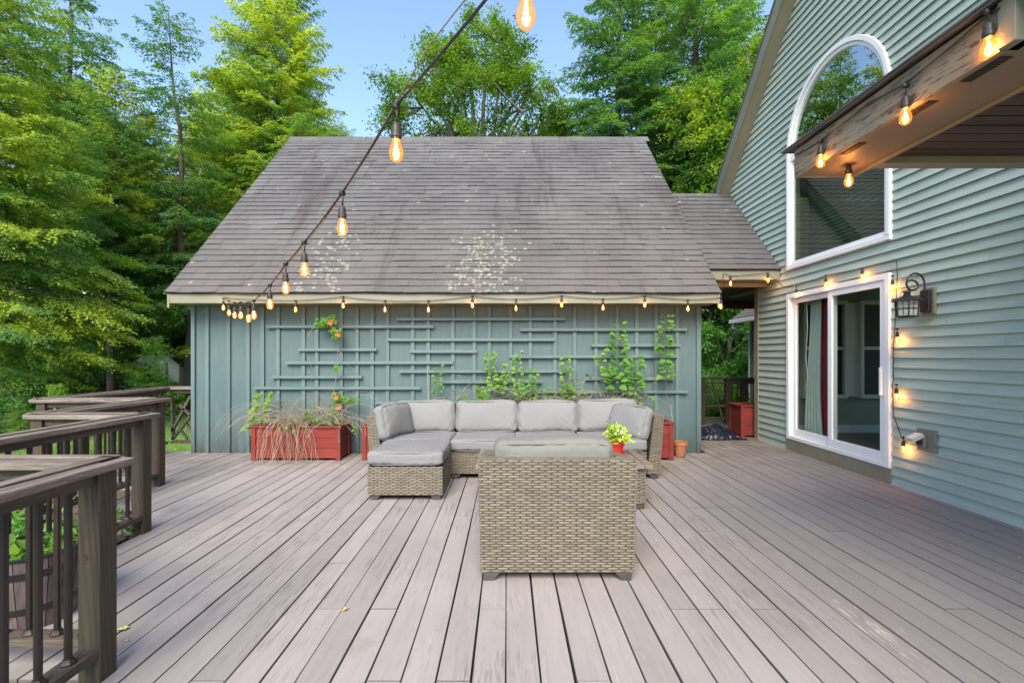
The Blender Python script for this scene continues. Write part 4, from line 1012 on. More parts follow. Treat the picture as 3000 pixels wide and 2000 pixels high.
# porch fascia strand
def Z3(x,y,X=PXf-.012): return PX(1568+.35*x,.35*y,X)
st=thing('string_lights','strand of lit bulbs along the cracked tan porch fascia, top right','string lights',tuple(Z3(735,1020)))
pp=[Z3(735,1020),Z3(905,925),Z3(1225,672),Z3(1462,550),Z3(1985,115),Z3(2010,80),Z3(2080,55)]
b=MB(); b.tube(catenary(pp,6,.004),.0042,8)
bl=[(Z3(905,925,PXf-.02),.022),(Z3(1462,560,PXf-.02),.045),(Z3(2006,75,PXf-.02),.04)]
bl.append((Vector((1.90,PYe-.2,PZs)),.0))
for (p,d) in bl[:3]: drop_wire(b,p,d)
b.build('cable',M['rubber'],st,smooth=True)
for (p,d) in bl: hang_bulb(st,p,d,rs)
# ------------------------------------------------------------------ wall lantern
q0=PX(2152,690,XW); ln=thing('wall_lantern','black lantern with scroll arm on a tan block beside the sliding door','lantern',(XW,q0.y,1.85))
Yl=4.60; 
zc=PX(2110,690,XW-.22).z
b=MB(); b.box(XW-.045,XW-.003,Yl-.07,Yl+.07,zc-.12,zc+.13); b.build('mounting_block',M['tan'],ln,bevel=.003)
b=MB(); b.box(XW-.080,XW-.0455,Yl-.05,Yl+.05,zc-.10,zc+.11); b.build('back_plate',M['black'],ln,bevel=.008)
Xl=XW-.24
b=MB(); pts=[]
for k in range(30):
    t=k/29
    if t<.55:
        a=math.pi*(0+t/.55*1.0); pts.append(Vector((XW-.16+.085*math.cos(a)*1.0,Yl,zc+.17+.10*math.sin(a))))
    else:
        a=math.pi+(t-.55)/.45*math.pi*1.9; rr=.085*(1-(t-.55)/.45*.72); pts.append(Vector((XW-.16-.085+rr+rr*math.cos(a)*1.0+0,Yl,zc+.17+rr*math.sin(a)*.9)))
b.tube([Vector((XW-.075,Yl,zc+.02)),Vector((XW-.073,Yl,zc+.1))]+pts,.009,8); b.build('scroll_arm',M['black'],ln,smooth=True)
b=MB(); b.lathe([(.028,.085),(.03,.10),(.02,.108),(.034,.115),(.03,.13),(.012,.14)],(Xl,Yl,zc-.03),12)
b.lathe([(.135,.035),(.13,.045),(.04,.085),(.0,.086)],(Xl,Yl,zc-.03),6); b.build('cap',M['black'],ln)
b=MB()
for k in range(6):
    a=2*math.pi*k/6; p=Vector((Xl+.085*math.cos(a),Yl+.085*math.sin(a),zc-.14)); q=Vector((Xl+.095*math.cos(a),Yl+.095*math.sin(a),zc+.01)); b.tube([p,q],.006,6)
    a2=2*math.pi*(k+1)/6
    for z,ra in ((zc-.14,.085),(zc-.065,.09),(zc+.01,.095)):
        b.tube([(Xl+ra*math.cos(a),Yl+ra*math.sin(a),z),(Xl+ra*math.cos(a2),Yl+ra*math.sin(a2),z)],.004 if z!=zc-.14 else .007,5)
    am=(a+a2)/2; b.tube([(Xl+.072*math.cos(am),Yl+.072*math.sin(am),zc-.14),(Xl+.082*math.cos(am),Yl+.082*math.sin(am),zc+.01)],.0025,5)
b.build('cage',M['black'],ln)
b=MB(); b.lathe([(.078,zc-.138),(.088,zc+.005)],(Xl,Yl,0),6); b.build('glass',M['ice'],ln)
# outlet with open weather cover
Yo=4.62; zo=PX(2135,1013,XW-.03).z
oc=thing('outdoor_outlet','outdoor outlet with raised clear plastic cover on a tan plate low on the wall','outlet',(XW,Yo,zo))
b=MB(); b.box(XW-.045,XW-.017,Yo-.10,Yo+.10,zo-.10,zo+.11); b.build('mounting_plate',M['tan'],oc,bevel=.002)
b=MB(); b.box(XW-.080,XW-.046,Yo-.02,Yo+.06,zo-.07,zo+.06); b.build('box',M['steel'],oc,bevel=.004)
b=MB(); b.beam((XW-.08,Yo+.02,zo+.055),(XW-.19,Yo+.02,zo+.005),.09,.045); b.build('cover',M['grime'],oc,bevel=.008)
b=MB(); b.box(XW-.105,XW-.081,Yo-.0,Yo+.04,zo-.035,zo+.0); b.build('plug',M['black'],oc)
# ------------------------------------------------------------------ shed on the lawn
Ys=19.0; sh=thing('garden_shed','small pale garden shed with brown roof on the lawn behind the young spruce','shed',tuple(P(355,925,Ys)))
a=P(297,905,Ys).x; c=P(416,905,Ys).x; zb=GZ; ze=P(0,838,Ys).z; zt=P(0,812,Ys).z; xm=(a+c)/2
b=MB(); b.extr([(a,Ys,zb),(c,Ys,zb),(c,Ys,ze),(xm+.55,Ys,zt-.10),(xm,Ys,zt),(xm-.55,Ys,zt-.10),(a,Ys,ze)],(0,3,0)); b.build('wall',M['shedw'],sh)
b=MB()
for (p,q) in (((a-.08,ze-.06),(xm-.55,zt-.08)),((xm-.55,zt-.08),(xm,zt+.03)),((xm,zt+.03),(xm+.55,zt-.08)),((xm+.55,zt-.08),(c+.08,ze-.06))):
    b.hexa([(p[0],Ys-.1,p[1]),(q[0],Ys-.1,q[1]),(q[0],Ys+3.1,q[1]),(p[0],Ys+3.1,p[1])],[(p[0],Ys-.1,p[1]+.04),(q[0],Ys-.1,q[1]+.04),(q[0],Ys+3.1,q[1]+.04),(p[0],Ys+3.1,p[1]+.04)])
b.build('roof',M['shedroof'],sh)
b=MB(); b.box(xm-.32,xm+.42,Ys-.03,Ys-.004,zb+.05,ze+.05); b.build('door',M['shedw'],sh,bevel=.01)
b=MB(); 
for x in (a,c-.07): b.box(x,x+.07,Ys-.02,Ys-.003,zb,ze)
b.box(xm-.4,xm-.33,Ys-.025,Ys-.003,zb,ze+.1); b.box(xm+.43,xm+.5,Ys-.025,Ys-.003,zb,ze+.1); b.build('trim',M['tan'],sh)
b=MB(); b.extr([(a-1.9,Ys+.6,zb),(a-.1,Ys+.6,zb),(a-.1,Ys+.6,ze-.5),(a-1.9,Ys+.6,ze-.75)],(0,1.6,0)); tag(b.build('lean_to',M['shedside'],None,org=(a-1,Ys+.6,zb)),'low dark green lean-to beside the pale garden shed','lean-to')
# ------------------------------------------------------------------ foliage
def leafmesh(name,p,d,n,l,w,mat,parent=None,org=(0,0,0),r=None,fold=0):
    """p,d,n (k,3) base point, direction, normal; l,w lengths -> pointed leaves"""
    k=len(p); d=d/np.maximum(np.linalg.norm(d,axis=1,keepdims=True),1e-6); s=np.cross(d,n); s/=np.maximum(np.linalg.norm(s,axis=1,keepdims=True),1e-6)
    l=np.asarray(l).reshape(-1,1)*np.ones((k,1)); w=np.asarray(w).reshape(-1,1)*np.ones((k,1)); nn=np.cross(s,d)
    v=np.empty((k,4,3)); v[:,0]=p; v[:,1]=p+d*l*.45+s*w*.5+nn*w*fold; v[:,2]=p+d*l; v[:,3]=p+d*l*.45-s*w*.5+nn*w*fold
    v-=np.array(org)
    me=bpy.data.meshes.new(name); me.vertices.add(k*4); me.vertices.foreach_set('co',v.reshape(-1).astype(np.float32))
    me.loops.add(k*4); me.loops.foreach_set('vertex_index',np.arange(k*4,dtype=np.int32))
    me.polygons.add(k); me.polygons.foreach_set('loop_start',np.arange(0,k*4,4,dtype=np.int32)); me.polygons.foreach_set('loop_total',np.full(k,4,dtype=np.int32))
    at=me.attributes.new('rnd','FLOAT','FACE'); at.data.foreach_set('value',(np.random.rand(k) if r is None else r).astype(np.float32))
    me.materials.append(mat); me.update(calc_edges=True)
    o=bpy.data.objects.new(name,me); link(o,parent); ORG[o]=Vector(org)
    if parent is None: o.location=org
    return o
def conifer(name,label,H,Rmax,seed,mat,bark=M['bark'],z0=.06,dens=1.0,leaf=.075,droop=.25,gap=.0,lean=(0,0),prof=None,nb=None,group='trees around the deck',nsz=1.0):
    rs=np.random.RandomState(seed); pr_=random.Random(seed)
    t=thing(name,label,'tree',(0,0,0),group)
    tr_=MB(); pts=[];rad=[]; wob=rs.uniform(-.12,.12,(12,2))
    def tp(h):
        f=h/H; i=f*10; a=int(min(i,10)); q=wob[a]*(1-(i-a))+wob[min(a+1,11)]*(i-a)
        return np.array((q[0]+lean[0]*f*f,q[1]+lean[1]*f*f,h))
    for k in range(15): h=H*k/14; pts.append(Vector(tp(h))); rad.append(max(.012,H*.0125*(1-k/14)**.9+.004))
    rad[0]*=1.25; tr_.tube(pts,rad,10)
    nb=nb or int(H*17*dens); P0=[];D=[];L=[];UP=[]
    for i in range(nb):
        f=z0+(1-z0)*((i+rs.rand())/nb); h=H*f; az=i*2.39996+rs.uniform(-.4,.4)
        base=(prof(f) if prof else (1-f)**.75*min(1,(f-z0+.06)*5+.45)); Lb=Rmax*base*rs.uniform(.62,1.15)+.15
        if rs.rand()<gap: continue
        el=.30*f+rs.uniform(-.24,.24)+(.0 if f<.6 else (f-.6)*1.1)
        c=tp(h); dh=np.array((math.cos(az),math.sin(az),0)); sidev=np.array((-dh[1],dh[0],0)); ns=max(6,int(Lb/.11)); cur=rs.uniform(-.12,.12)
        bp=[]
        for s in range(ns+1):
            u=s/ns; bp.append(c+dh*Lb*u+sidev*Lb*cur*u*u+np.array((0,0,Lb*(el*u-droop*u*u))))
        tr_.tube([Vector(q) for q in bp[::max(1,ns//4)]],[max(.006,.010*Lb*(1-q/5)) for q in range(len(bp[::max(1,ns//4)]))],4,caps=False)
        for s in range(1,ns+1):
            u=s/ns
            if u<.12: continue
            for sg in (-1,1):
                if rs.rand()<.1: continue
                ll=Lb*.42*(math.sin(math.pi*min(1,(.15+.8*u)))**.6)*rs.uniform(.5,1.15)*(1.15-u*.55)+.06
                dd=dh*(.55+.5*u)+sidev*sg*rs.uniform(.55,.95)+np.array((0,0,rs.uniform(-.35,.05)-droop*.5))
                P0.append(bp[s]); D.append(dd); L.append(ll)
        P0.append(bp[-1]-dh*.05); D.append(dh+np.array((0,0,-droop))); L.append(.22)
    P0=np.array(P0);D=np.array(D);L=np.array(L); D/=np.linalg.norm(D,axis=1,keepdims=True)
    cnt=np.maximum(3,(L/(leaf*.27)).astype(int)); idx=np.repeat(np.arange(len(L)),cnt); kk=len(idx)
    u=rs.rand(kk); sg=np.where(rs.rand(kk)<.5,-1,1)[:,None]
    d0=D[idx]; sv=np.cross(d0,np.array((0,0,1.))); sv/=np.maximum(np.linalg.norm(sv,axis=1,keepdims=True),1e-6)
    p=P0[idx]+d0*(L[idx]*u)[:,None]+np.stack([np.zeros(kk),np.zeros(kk),-.22*(L[idx]*u)**1.5],1)+rs.normal(0,.03,(kk,3))
    dl=d0*.75+sv*sg*rs.uniform(.3,1.0,(kk,1))+np.stack([np.zeros(kk),np.zeros(kk),rs.uniform(-.45,.1,kk)],1)
    nn=np.stack([rs.normal(0,.45,kk),rs.normal(0,.45,kk),np.ones(kk)],1)
    tr_.build('trunk',bark,t,smooth=True)
    leafmesh('crown',p,dl,nn,leaf*rs.uniform(.8,1.5,kk)*nsz,leaf*.5*rs.uniform(.7,1.3,kk)*nsz,mat,t)
    return t
def broadleaf(name,label,H,Rc,seed,mat,bark=M['bark2'],leaf=.11,nleaf=60000,fork=.35,zc=.62,flat=.75,group='trees around the deck',cat='tree',ncl=100,blob=.20):
    rs=np.random.RandomState(seed); t=thing(name,label,cat,(0,0,0),group); b=MB()
    Rz=H*(1-zc); c0=np.array((0,0,H*zc)); r0=H*.014
    lobes=rs.normal(0,1,(7,3)); lobes/=np.linalg.norm(lobes,axis=1,keepdims=True); lobes[:,2]*=.7
    tw=[]; n1=14; limbs=[]
    trunk=[np.array((math.sin(k*.7+seed)*.04*k,math.cos(k*.9+seed)*.04*k,H*(zc+.15)*k/9)) for k in range(10)]
    b.tube([Vector(q) for q in trunk],[r0*(1.2-.1*k) for k in range(10)],8)
    for i in range(n1):
        az=i*2.4+rs.uniform(-.4,.4); el=rs.uniform(-.1,1.25); u=rs.uniform(.35,.95); st_=trunk[0]*(1-u)+trunk[-1]*u; st_=trunk[int(u*9)]
        e=c0+np.array((math.cos(az)*math.cos(el)*Rc,math.sin(az)*math.cos(el)*Rc,math.sin(el)*Rz))*rs.uniform(.55,.85)
        pts=[]; 
        for k in range(7): f=k/6; q=st_*(1-f)+e*f+np.array((0,0,math.sin(f*3.14)*.08*H*.3))+rs.normal(0,.05,3)*f; pts.append(q)
        limbs.append(pts); b.tube([Vector(q) for q in pts],[r0*.5*(1-.7*k/6) for k in range(7)],6,caps=False)
    LP=np.array([q for l in limbs for q in l[2:]])
    P0=[];D=[];L=[]
    for i in range(ncl):
        v=rs.normal(0,1,3); v/=np.linalg.norm(v); lob=1+.28*max(0,np.max(lobes@v)-.6)*2.5-.18*rs.rand(); rr=rs.uniform(.35,1)**.45
        q=c0+v*np.array((Rc,Rc,Rz))*rr*lob*.88
        if q[2]<H*.12: continue
        j=np.argmin(np.linalg.norm(LP-q,axis=1)); a_=LP[j]; md=(a_+q)/2+rs.normal(0,.1,3)
        b.tube([Vector(a_),Vector(md),Vector(q)],[r0*.16,r0*.12,r0*.07],4,caps=False)
        rb=blob*Rc*rs.uniform(.7,1.4)*2
        for k in range(9):
            d=rs.normal(0,1,3); d/=np.linalg.norm(d); d[2]*=.6; ll=rb*rs.uniform(.6,1.1); P0.append(q-d*.1*ll); D.append(d); L.append(ll)
            if k<4: b.tube([Vector(q),Vector(q+d*ll)],[r0*.05,r0*.02],3,caps=False)
    P0=np.array(P0);D=np.array(D);L=np.array(L)
    b.build('trunk',bark,t,smooth=True)
    idx=rs.randint(0,len(L),nleaf); u=rs.rand(nleaf)**.8; p=P0[idx]+D[idx]*(L[idx]*u)[:,None]+rs.normal(0,.07*Rc/2.2,(nleaf,3)); p[:,2]-=.12*L[idx]*u
    d=D[idx]*.6+rs.normal(0,.7,(nleaf,3)); d[:,2]-=.35; n=rs.normal(0,.5,(nleaf,3)); n[:,2]+=1
    leafmesh('crown',p,d,n,leaf*rs.uniform(.7,1.3,nleaf),leaf*.55*rs.uniform(.8,1.2,nleaf),mat,t)
    return t
def place(t,x,y,s=1,rz=0,label=None,sz=None,z=None,group=None):
    t.location=(x,y,GZ-.02 if z is None else z); t.scale=(s,s,sz or s); t.rotation_euler=(0,0,rz)
    if label: t['label']=label
    if group: t['group']=group
    ORG[t]=Vector(t.location); return t
def again(t,x,y,s=1,rz=0,label=None,sz=None,group=None): 
    c=copy_tree(t); return place(c,x,y,s,rz,label,sz,None,group)
np.random.seed(5)
def at(px,Y): return (px-CX)/F*Y
full=lambda f:(1-f)**.62*min(1,.55+f*3)
c1=conifer('hemlock_tree','broad bright green hemlock filling the left edge above the railings',12.5,3.6,1,M['hem1'],prof=lambda f:(1-f)**.6*min(1,.62+f*1.6),dens=1.3,leaf=.066,droop=.26,z0=.15)
place(c1,at(-40,11.5),11.5)
c2=conifer('hemlock_tree','dark hemlock rising behind the bright one at far left',17.5,3.6,2,M['hem2'],dens=.95,leaf=.10,droop=.22,gap=.15)
place(c2,at(160,18),18)
c3=conifer('hemlock_tree','thin leaning hemlock with open crown and bare trunk, left of the garage',14.0,3.0,3,M['hem2'],dens=.62,leaf=.085,droop=.18,gap=.22,lean=(-.7,0),z0=.22,prof=lambda f:(1-f)**.5*.85)
place(c3,at(434,17),17)
c4=conifer('hemlock_tree','large olive green conifer rising behind the left end of the garage roof',18.5,4.1,4,M['hem3'],dens=1.15,leaf=.10,droop=.14,prof=lambda f:(1-f)**.55*min(1,.5+f*2.5)*1.12,z0=.08,gap=.06)
place(c4,at(640,20.5),20.5)
c1b=conifer('hemlock_tree','green hemlock with high first branches reaching over the lawn beside the shed',11.5,3.6,9,M['hem1'],prof=full,dens=1.0,leaf=.085,droop=.13,z0=.40)
place(c1b,at(262,16.5),16.5)
again(c2,-13.3,31,1.26,.6,'tallest dark conifer hidden behind the olive one')
again(c4,-17.5,32,1.15,1.6,'tall olive conifer far back between the leaning hemlock and the large olive one')
again(c1b,at(120,21),21,1.2,3.0,'dense hemlock further back at the left')
again(c2,at(300,24),24,.74,1.1,'dark hemlock standing behind the pale shed')
again(c4,at(470,26),26,.86,2.3,'olive conifer between the thin hemlock and the garage roof')
again(c1b,at(180,19.5),19.5,1.1,5.0,'hemlock filling the gap behind the bright left one')
again(c2,at(330,27),27,.9,2.2,'dark hemlock far behind the shed roof')
again(c2,at(560,24),24,.72,4.0,'dark hemlock tucked behind the left slope of the garage roof')
again(c4,at(770,27),27,.80,5.0,'olive conifer peeking over the left end of the roof ridge')
# right of the sky gap
d1=broadleaf('broadleaf_tree','rounded broadleaf tree above the middle of the garage roof',16.6,4.4,11,M['dec1'],nleaf=75000,leaf=.13,zc=.68,ncl=190,blob=.12)
place(d1,at(1100,21),21)
c5=conifer('hemlock_tree','tall dark hemlock above the right half of the garage roof',20.5,3.6,6,M['hem2'],dens=.85,leaf=.10,droop=.20,gap=.18,z0=.2,prof=lambda f:(1-f)**.45*.95)
place(c5,at(1420,20),20)
again(c5,at(1600,19.5),19.5,1.02,2.6,'tall dark hemlock with straight trunk beside the house gable')
again(c3,at(1500,25),25,1.35,1.4,'open crowned hemlock between the two tall dark ones')
again(c5,at(1690,24),24,.98,4.4,'hemlock behind the gable edge of the house')
d2=broadleaf('broadleaf_tree','bright yellow green tree against the house gable edge',14,3.0,13,M['dec2'],nleaf=60000,leaf=.13,zc=.6,ncl=130)
place(d2,at(1725,17),17)
again(d1,at(1270,27),27,.94,2.0,'broadleaf tree behind the gap beside the tall dark hemlock')
again(d2,at(1560,29),29,1.1,3.0,'yellow green tree showing low between the hemlock trunks')
again(d1,at(955,29),29,.66,1.0,'small broadleaf tree just clearing the roof ridge in the sky gap')
# maple and shrubs seen through the breezeway
m1=broadleaf('maple_tree','leafy shade maple seen through the breezeway',5.6,2.4,17,M['maple'],nleaf=36000,leaf=.13,zc=.5,ncl=80)
place(m1,at(1655,16.5),16.5)
again(m1,at(1745,19),19,1.2,1.9,'taller maple behind the breezeway maple')
again(c2,at(1640,23),23,.6,2.9,'dark hemlock standing behind the breezeway maples')
sb=broadleaf('shrub','round green shrub behind the breezeway railing',1.5,1.0,19,M['vine2'],nleaf=9000,leaf=.08,fork=.12,zc=.5,group='shrubs on the lawn',cat='shrub')
place(sb,at(1640,13),13.2)
again(sb,at(1700,15),15.0,1.2,1.0,'larger shrub further back through the breezeway')
again(sb,at(240,21),21,1.0,2.0,'low shrub at the forest edge left of the shed')
again(sb,at(40,15),15,1.3,3.0,'shrub under the bright hemlock at far left')
again(sb,at(436,17),16,.8,4.0,'small shrub between the shed and the garage corner')
# young spruces
def young(label,H,Rr,seed): return conifer('young_spruce',label,H,Rr,seed,M['spruce'],dens=3.2,leaf=.06,droop=-.05,z0=.04,nb=90,prof=lambda f:(1-f)**.9,group='young spruces on the lawn')
y1=young('young spruce with upright shoots standing in front of the pale shed',2.45,.72,21); place(y1,at(348,15),15)
again(y1,at(128,11),11,.52,1.0,'small spruce seedling above the left railing')
again(y1,at(48,11.5),11.5,.40,2.0,'tiny spruce seedling at the far left above the railing')
# distant wood
rs=np.random.RandomState(33); k=90000; x=rs.uniform(-70,70,k); y=rs.uniform(36,46,k); top=7+3.0*np.sin(x*.35)+2.0*np.sin(x*.9+1); z=GZ+rs.rand(k)**.9*np.maximum(top,4)
k2=50000; u=rs.uniform(-30,40,k2); x=np.concatenate([x,rs.uniform(-46,-36,k2)]); y=np.concatenate([y,u]); z=np.concatenate([z,GZ+rs.rand(k2)**.9*(8+3*np.sin(u*.3)+2*np.sin(u*.8))]); k+=k2
d=rs.normal(0,1,(k,3)); n=rs.normal(0,.6,(k,3)); n[:,2]+=.5
dw=leafmesh('distant_woods',np.stack([x,y,z],1),d,n,.55*rs.uniform(.6,1.3,k),.30*rs.uniform(.6,1.3,k),M['hem2']); dw['kind']='stuff'; dw['label']='distant dark woodland beyond the lawn'; dw['category']='woodland'
# lawn blades near the deck
k=60000; rs=np.random.RandomState(3); x=rs.uniform(-14,-2.8,k); y=2.5+rs.rand(k)**1.3*15; keep=(x<-4.5)|(y<4.6)&(x<-3.6)|(y<3.5)&(x<-2.8); x=x[keep]; y=y[keep]; k=len(x)
d=rs.normal(0,.35,(k,3)); d[:,2]=1; n=rs.normal(0,1,(k,3))
gr=leafmesh('grass',np.stack([x,y,np.full(k,GZ)],1),d,n,rs.uniform(.04,.10,k),.014,M['grassb']); gr['kind']='stuff'; gr['label']='short green lawn grass left of the deck'; gr['category']='grass'
# strap leaved perennials just outside the railing
def clump(label,cx,cy,n,h,seed,z=GZ):
    rs=np.random.RandomState(seed); t=thing('daylily_clump',label,'plant',(cx,cy,z),'strap leaved plants beside the deck'); b=MB()
    for i in range(n):
        az=rs.uniform(1.7,4.6); l=h*rs.uniform(.7,1.2); w=.012*rs.uniform(.8,1.4); out=rs.uniform(.2,.75); p0=Vector((cx+rs.normal(0,.08),cy+rs.normal(0,.08),z)); dv=Vector((math.cos(az),math.sin(az),0)); sv=Vector((-dv.y,dv.x,0)); vs=[];m=6
        for q in range(m+1):
            u=q/m; c=p0+dv*l*out*u*u+Vector((0,0,l*(u-.42*out*u*u*u*1.6))); ww=w*(1-u**3)+.0008; vs+=[c-sv*ww,c+sv*ww]
        b.add(vs,[(2*q,2*q+1,2*q+3,2*q+2) for q in range(m)],rs.rand())
    b.build('blade',M['lily'],t,smooth=True)
clump('tall strap leaved clump seen through the nearest balusters',-3.15,3.0,90,1.15,1)
clump('strap leaved clump left of the barrel planter at the frame edge',-3.6,2.6,80,1.1,2)
clump('shorter strap leaved clump between the second and third railings',-4.2,4.1,70,.85,3)
clump('strap leaved clump on the lawn beside the far railing',-5.1,5.4,60,.75,4)
for (i,(x,y,s,l)) in enumerate(((-3.3,3.35,.62,'leafy bush filling the corner behind the second cross railing'),(-4.4,3.3,.7,'leafy bush at the frame edge beyond the second railing'),(-5.3,4.6,.6,'leafy bush beyond the third railing'))):
    again(sb,x,y,s,i*1.7,l)
# ------------------------------------------------------------------ wall plants
def heart(b,p,d,n,l,w,r):
    p=Vector(p); d=Vector(d).normalized(); n=Vector(n); s=d.cross(n).normalized(); n=s.cross(d)
    o=[(0,0,0),(.12,.42,.10),(.45,.5,.12),(.8,.25,.06),(1,0,-.06),(.8,-.25,.06),(.45,-.5,.12),(.12,-.42,.10),(.45,0,0)]
    vs=[p+d*l*a+s*w*c+n*w*e for a,c,e in o]
    b.add(vs,[(0,1,2,8),(8,2,3,4),(8,4,5,6),(0,8,6,7)],r)
def shoot(label,pts,n,lsize,mat,seed,low=.2,spread=.06,stemr=.004,group='leafy shoots climbing the trellis',name='climbing_shoot',extra=None):
    """pts: picture points (x,y) rising up the wall at depth Yp"""
    rs=random.Random(seed); Yp=pts[0][2] if len(pts[0])>2 else 6.50
    w_=[P(q[0],q[1],Yp+rs.uniform(-.02,.02)) for q in pts]
    t=thing(name,label,'plant',tuple(w_[0]),group); b=MB(); b.tube(w_,[stemr*(1-.6*i/len(w_)) for i in range(len(w_))],5)
    if extra:
        for e in extra: b.tube([P(q[0],q[1],Yp) for q in e],stemr*.6,4)
    b.build('stem',M['stem'],t)
    L=MB(); seg=[(w_[i+1]-w_[i]).length for i in range(len(w_)-1)]; tot=sum(seg)
    for i in range(n):
        u=low+(1-low)*(i+.5)/n; s=u*tot; k=0
        while k<len(seg)-1 and s>seg[k]: s-=seg[k]; k+=1
        p=w_[k].lerp(w_[k+1],min(1,s/seg[k])); sg=1 if i%2 else -1
        dv=Vector((sg*rs.uniform(.5,1),rs.uniform(-.7,.05),rs.uniform(-.35,.35))); dv.normalize(); off=spread*rs.uniform(.15,1)
        q=p+dv*off; L.tube([p,q],.0015,3,r=.5,caps=False)
        sz=lsize*rs.uniform(.8,1.35)*(1-.35*u)
        heart(L,q,dv+Vector((0,0,rs.uniform(-.5,.1))),Vector((rs.uniform(-.3,.3),-.7,.7)),sz,sz*.85,rs.random())
    L.build('foliage',mat,t); return t
shoot('tall leafy shoot at the right of the trellis with a bare lower stem',[(1533,940),(1530,880),(1527,820),(1525,770),(1530,725)],58,.085,M['vine2'],1,low=.32,spread=.07)
shoot('broad leafed shoot reaching the upper right slats',[(1417,918),(1415,880),(1418,830),(1416,790),(1422,745)],54,.095,M['vine2'],2,low=.15,spread=.10)
shoot('bushy shoot just right of the broad leafed one',[(1462,905),(1458,890),(1455,860),(1464,818)],40,.08,M['vine2'],3,low=.1,spread=.09)
shoot('leafy shoot left of the broad leafed one, leaning left',[(1417,880),(1395,850),(1380,825),(1372,812)],18,.08,M['vine'],4,low=.2,spread=.06)
shoot('pale leafy shoot over the second and third sofa cushions',[(1312,925),(1302,890),(1300,850),(1299,815)],36,.065,M['vine'],5,low=.1,spread=.06)
shoot('pale shoot over the middle of the sofa with the tallest bright tip',[(1140,925),(1134,880),(1126,845),(1124,807)],44,.068,M['vine'],6,low=.25,spread=.06)
shoot('slender shoot with bright tip between the two middle cushions',[(1196,925),(1190,880),(1187,840),(1193,807)],38,.06,M['vine'],7,low=.1,spread=.055)
shoot('short curved shoot leaning right of the tallest bright one',[(1146,915),(1152,880),(1164,855),(1172,832)],26,.07,M['vine'],8,low=.15,spread=.055)
shoot('low leafy shoot behind the third sofa cushion',[(1222,925),(1222,890),(1225,865),(1223,845)],30,.06,M['vine2'],9,low=.05,spread=.06)
shoot('thin shoot behind the first back cushion seam',[(1005,925),(1006,890),(1005,860),(1010,840)],24,.06,M['vine2'],10,low=.25,spread=.05)
shoot('small pale shoot with long leaves beside the second cushion',[(1112,925),(1108,912),(1104,900),(1103,890)],16,.09,M['vine'],11,low=.0,spread=.03)
shoot('green leafy branch rising from the left end of the planter box',[(582,978),(600,950),(606,920),(614,900)],46,.08,M['vine'],12,low=.0,spread=.09)
shoot('green leafy branch drooping over the left end of the planter box',[(592,985),(600,992),(620,996),(632,1000)],24,.085,M['vine2'],13,low=.0,spread=.06,stemr=.003) 
# low brambles behind sofa
def bramble(label,x0,x1,y0,y1,Yp,n,seed,leaves,green=0,name='bramble',arch=None,droop=False,group='dry vine tangles'):
    rs=random.Random(seed); t=thing(name,label,'plant',tuple(P((x0+x1)/2,y1,Yp)),group); b=MB(); L=MB()
    for i in range(n):
        x=rs.uniform(x0,x1); base=P(x,y1,Yp+rs.uniform(-.10,.10)); L_=rs.uniform(.2,.6); pts=[base]; 
        dv=Vector((rs.uniform(-1,1),rs.uniform(-.5,.2),rs.uniform(.3,1.2))).normalized(); p=base.copy(); st_=L_/6
        for k in range(7):
            p=p+dv*st_; dv=(dv+Vector((rs.uniform(-.3,.3),rs.uniform(-.15,.15),-.28 if not droop else -.42))).normalized()
            if p.z<.02: break
            pts.append(p.copy())
        b.tube(pts,rs.uniform(.0012,.003),4,caps=False)
        if rs.random()<leaves and len(pts)>3:
            for q in range(rs.randint(3,9)):
                pp=pts[rs.randint(1,len(pts)-1)]; sz=rs.uniform(.03,.06); heart(L,pp,Vector((rs.uniform(-1,1),rs.uniform(-1,.2),rs.uniform(-.5,.4))),Vector((0,-.6,.8)),sz,sz*.8,rs.random())
    b.build('twig',M['twig'],t)
    if L.f: L.build('foliage',M['vine2'],t)
    return t
bramble('low tangle of dry vine and small leaves behind the right sofa cushions',1200,1470,0,928,6.5,95,1,.45)
bramble('sparse dry twigs behind the left middle sofa cushions',1030,1190,0,928,6.5,40,2,.3)
bramble('dry twig tangle standing at the left of the planter box',612,720,0,975,6.42,100,3,.0)
bramble('dry twig tangle with green sprigs at the right of the planter box',715,800,0,975,6.42,95,4,.22)
# dead stems cascading over the planter front
rs=random.Random(9); t=thing('dry_vines','pale dead vines spilling over the front of the planter box to the deck','plant',tuple(P(680,975,6.2)),'dry vine tangles'); b=MB()
for i in range(52):
    x=rs.gauss(668,24); p=P(x,972,6.28); pts=[p.copy()]; dv=Vector((rs.uniform(-.7,.7),-.5,rs.uniform(.0,.7)))
    for k in range(14):
        p=p+dv.normalized()*rs.uniform(.045,.065); dv=dv*.82+Vector((rs.uniform(-.22,.22),rs.uniform(-.05,.03),-.2)); p.y=min(p.y,6.17-rs.uniform(0,.02)) if k>1 else p.y; p.y=max(p.y,5.9)
        if p.z<.008: p.z=.008; dv.z=0; dv.x+=rs.uniform(-.4,.4); dv.y-=.05
        pts.append(p.copy())
        if p.z<=.009 and rs.random()<.35: break
    b.tube(pts,rs.uniform(.0014,.0032),4,caps=False)
for i in range(14):    # long arching whips
    x=rs.uniform(640,800); p=P(x,968,6.35); pts=[p.copy()]; dv=Vector((rs.choice((-1,1))*rs.uniform(.3,1),rs.uniform(-.3,0),rs.uniform(.7,1.2)))
    for k in range(16):
        p=p+dv.normalized()*.07; dv+=Vector((rs.uniform(-.15,.15),0,-.15)); pts.append(p.copy())
        if p.z<.35: break
    b.tube(pts,.0016,4,caps=False)
b.build('twig',M['twig'],t)
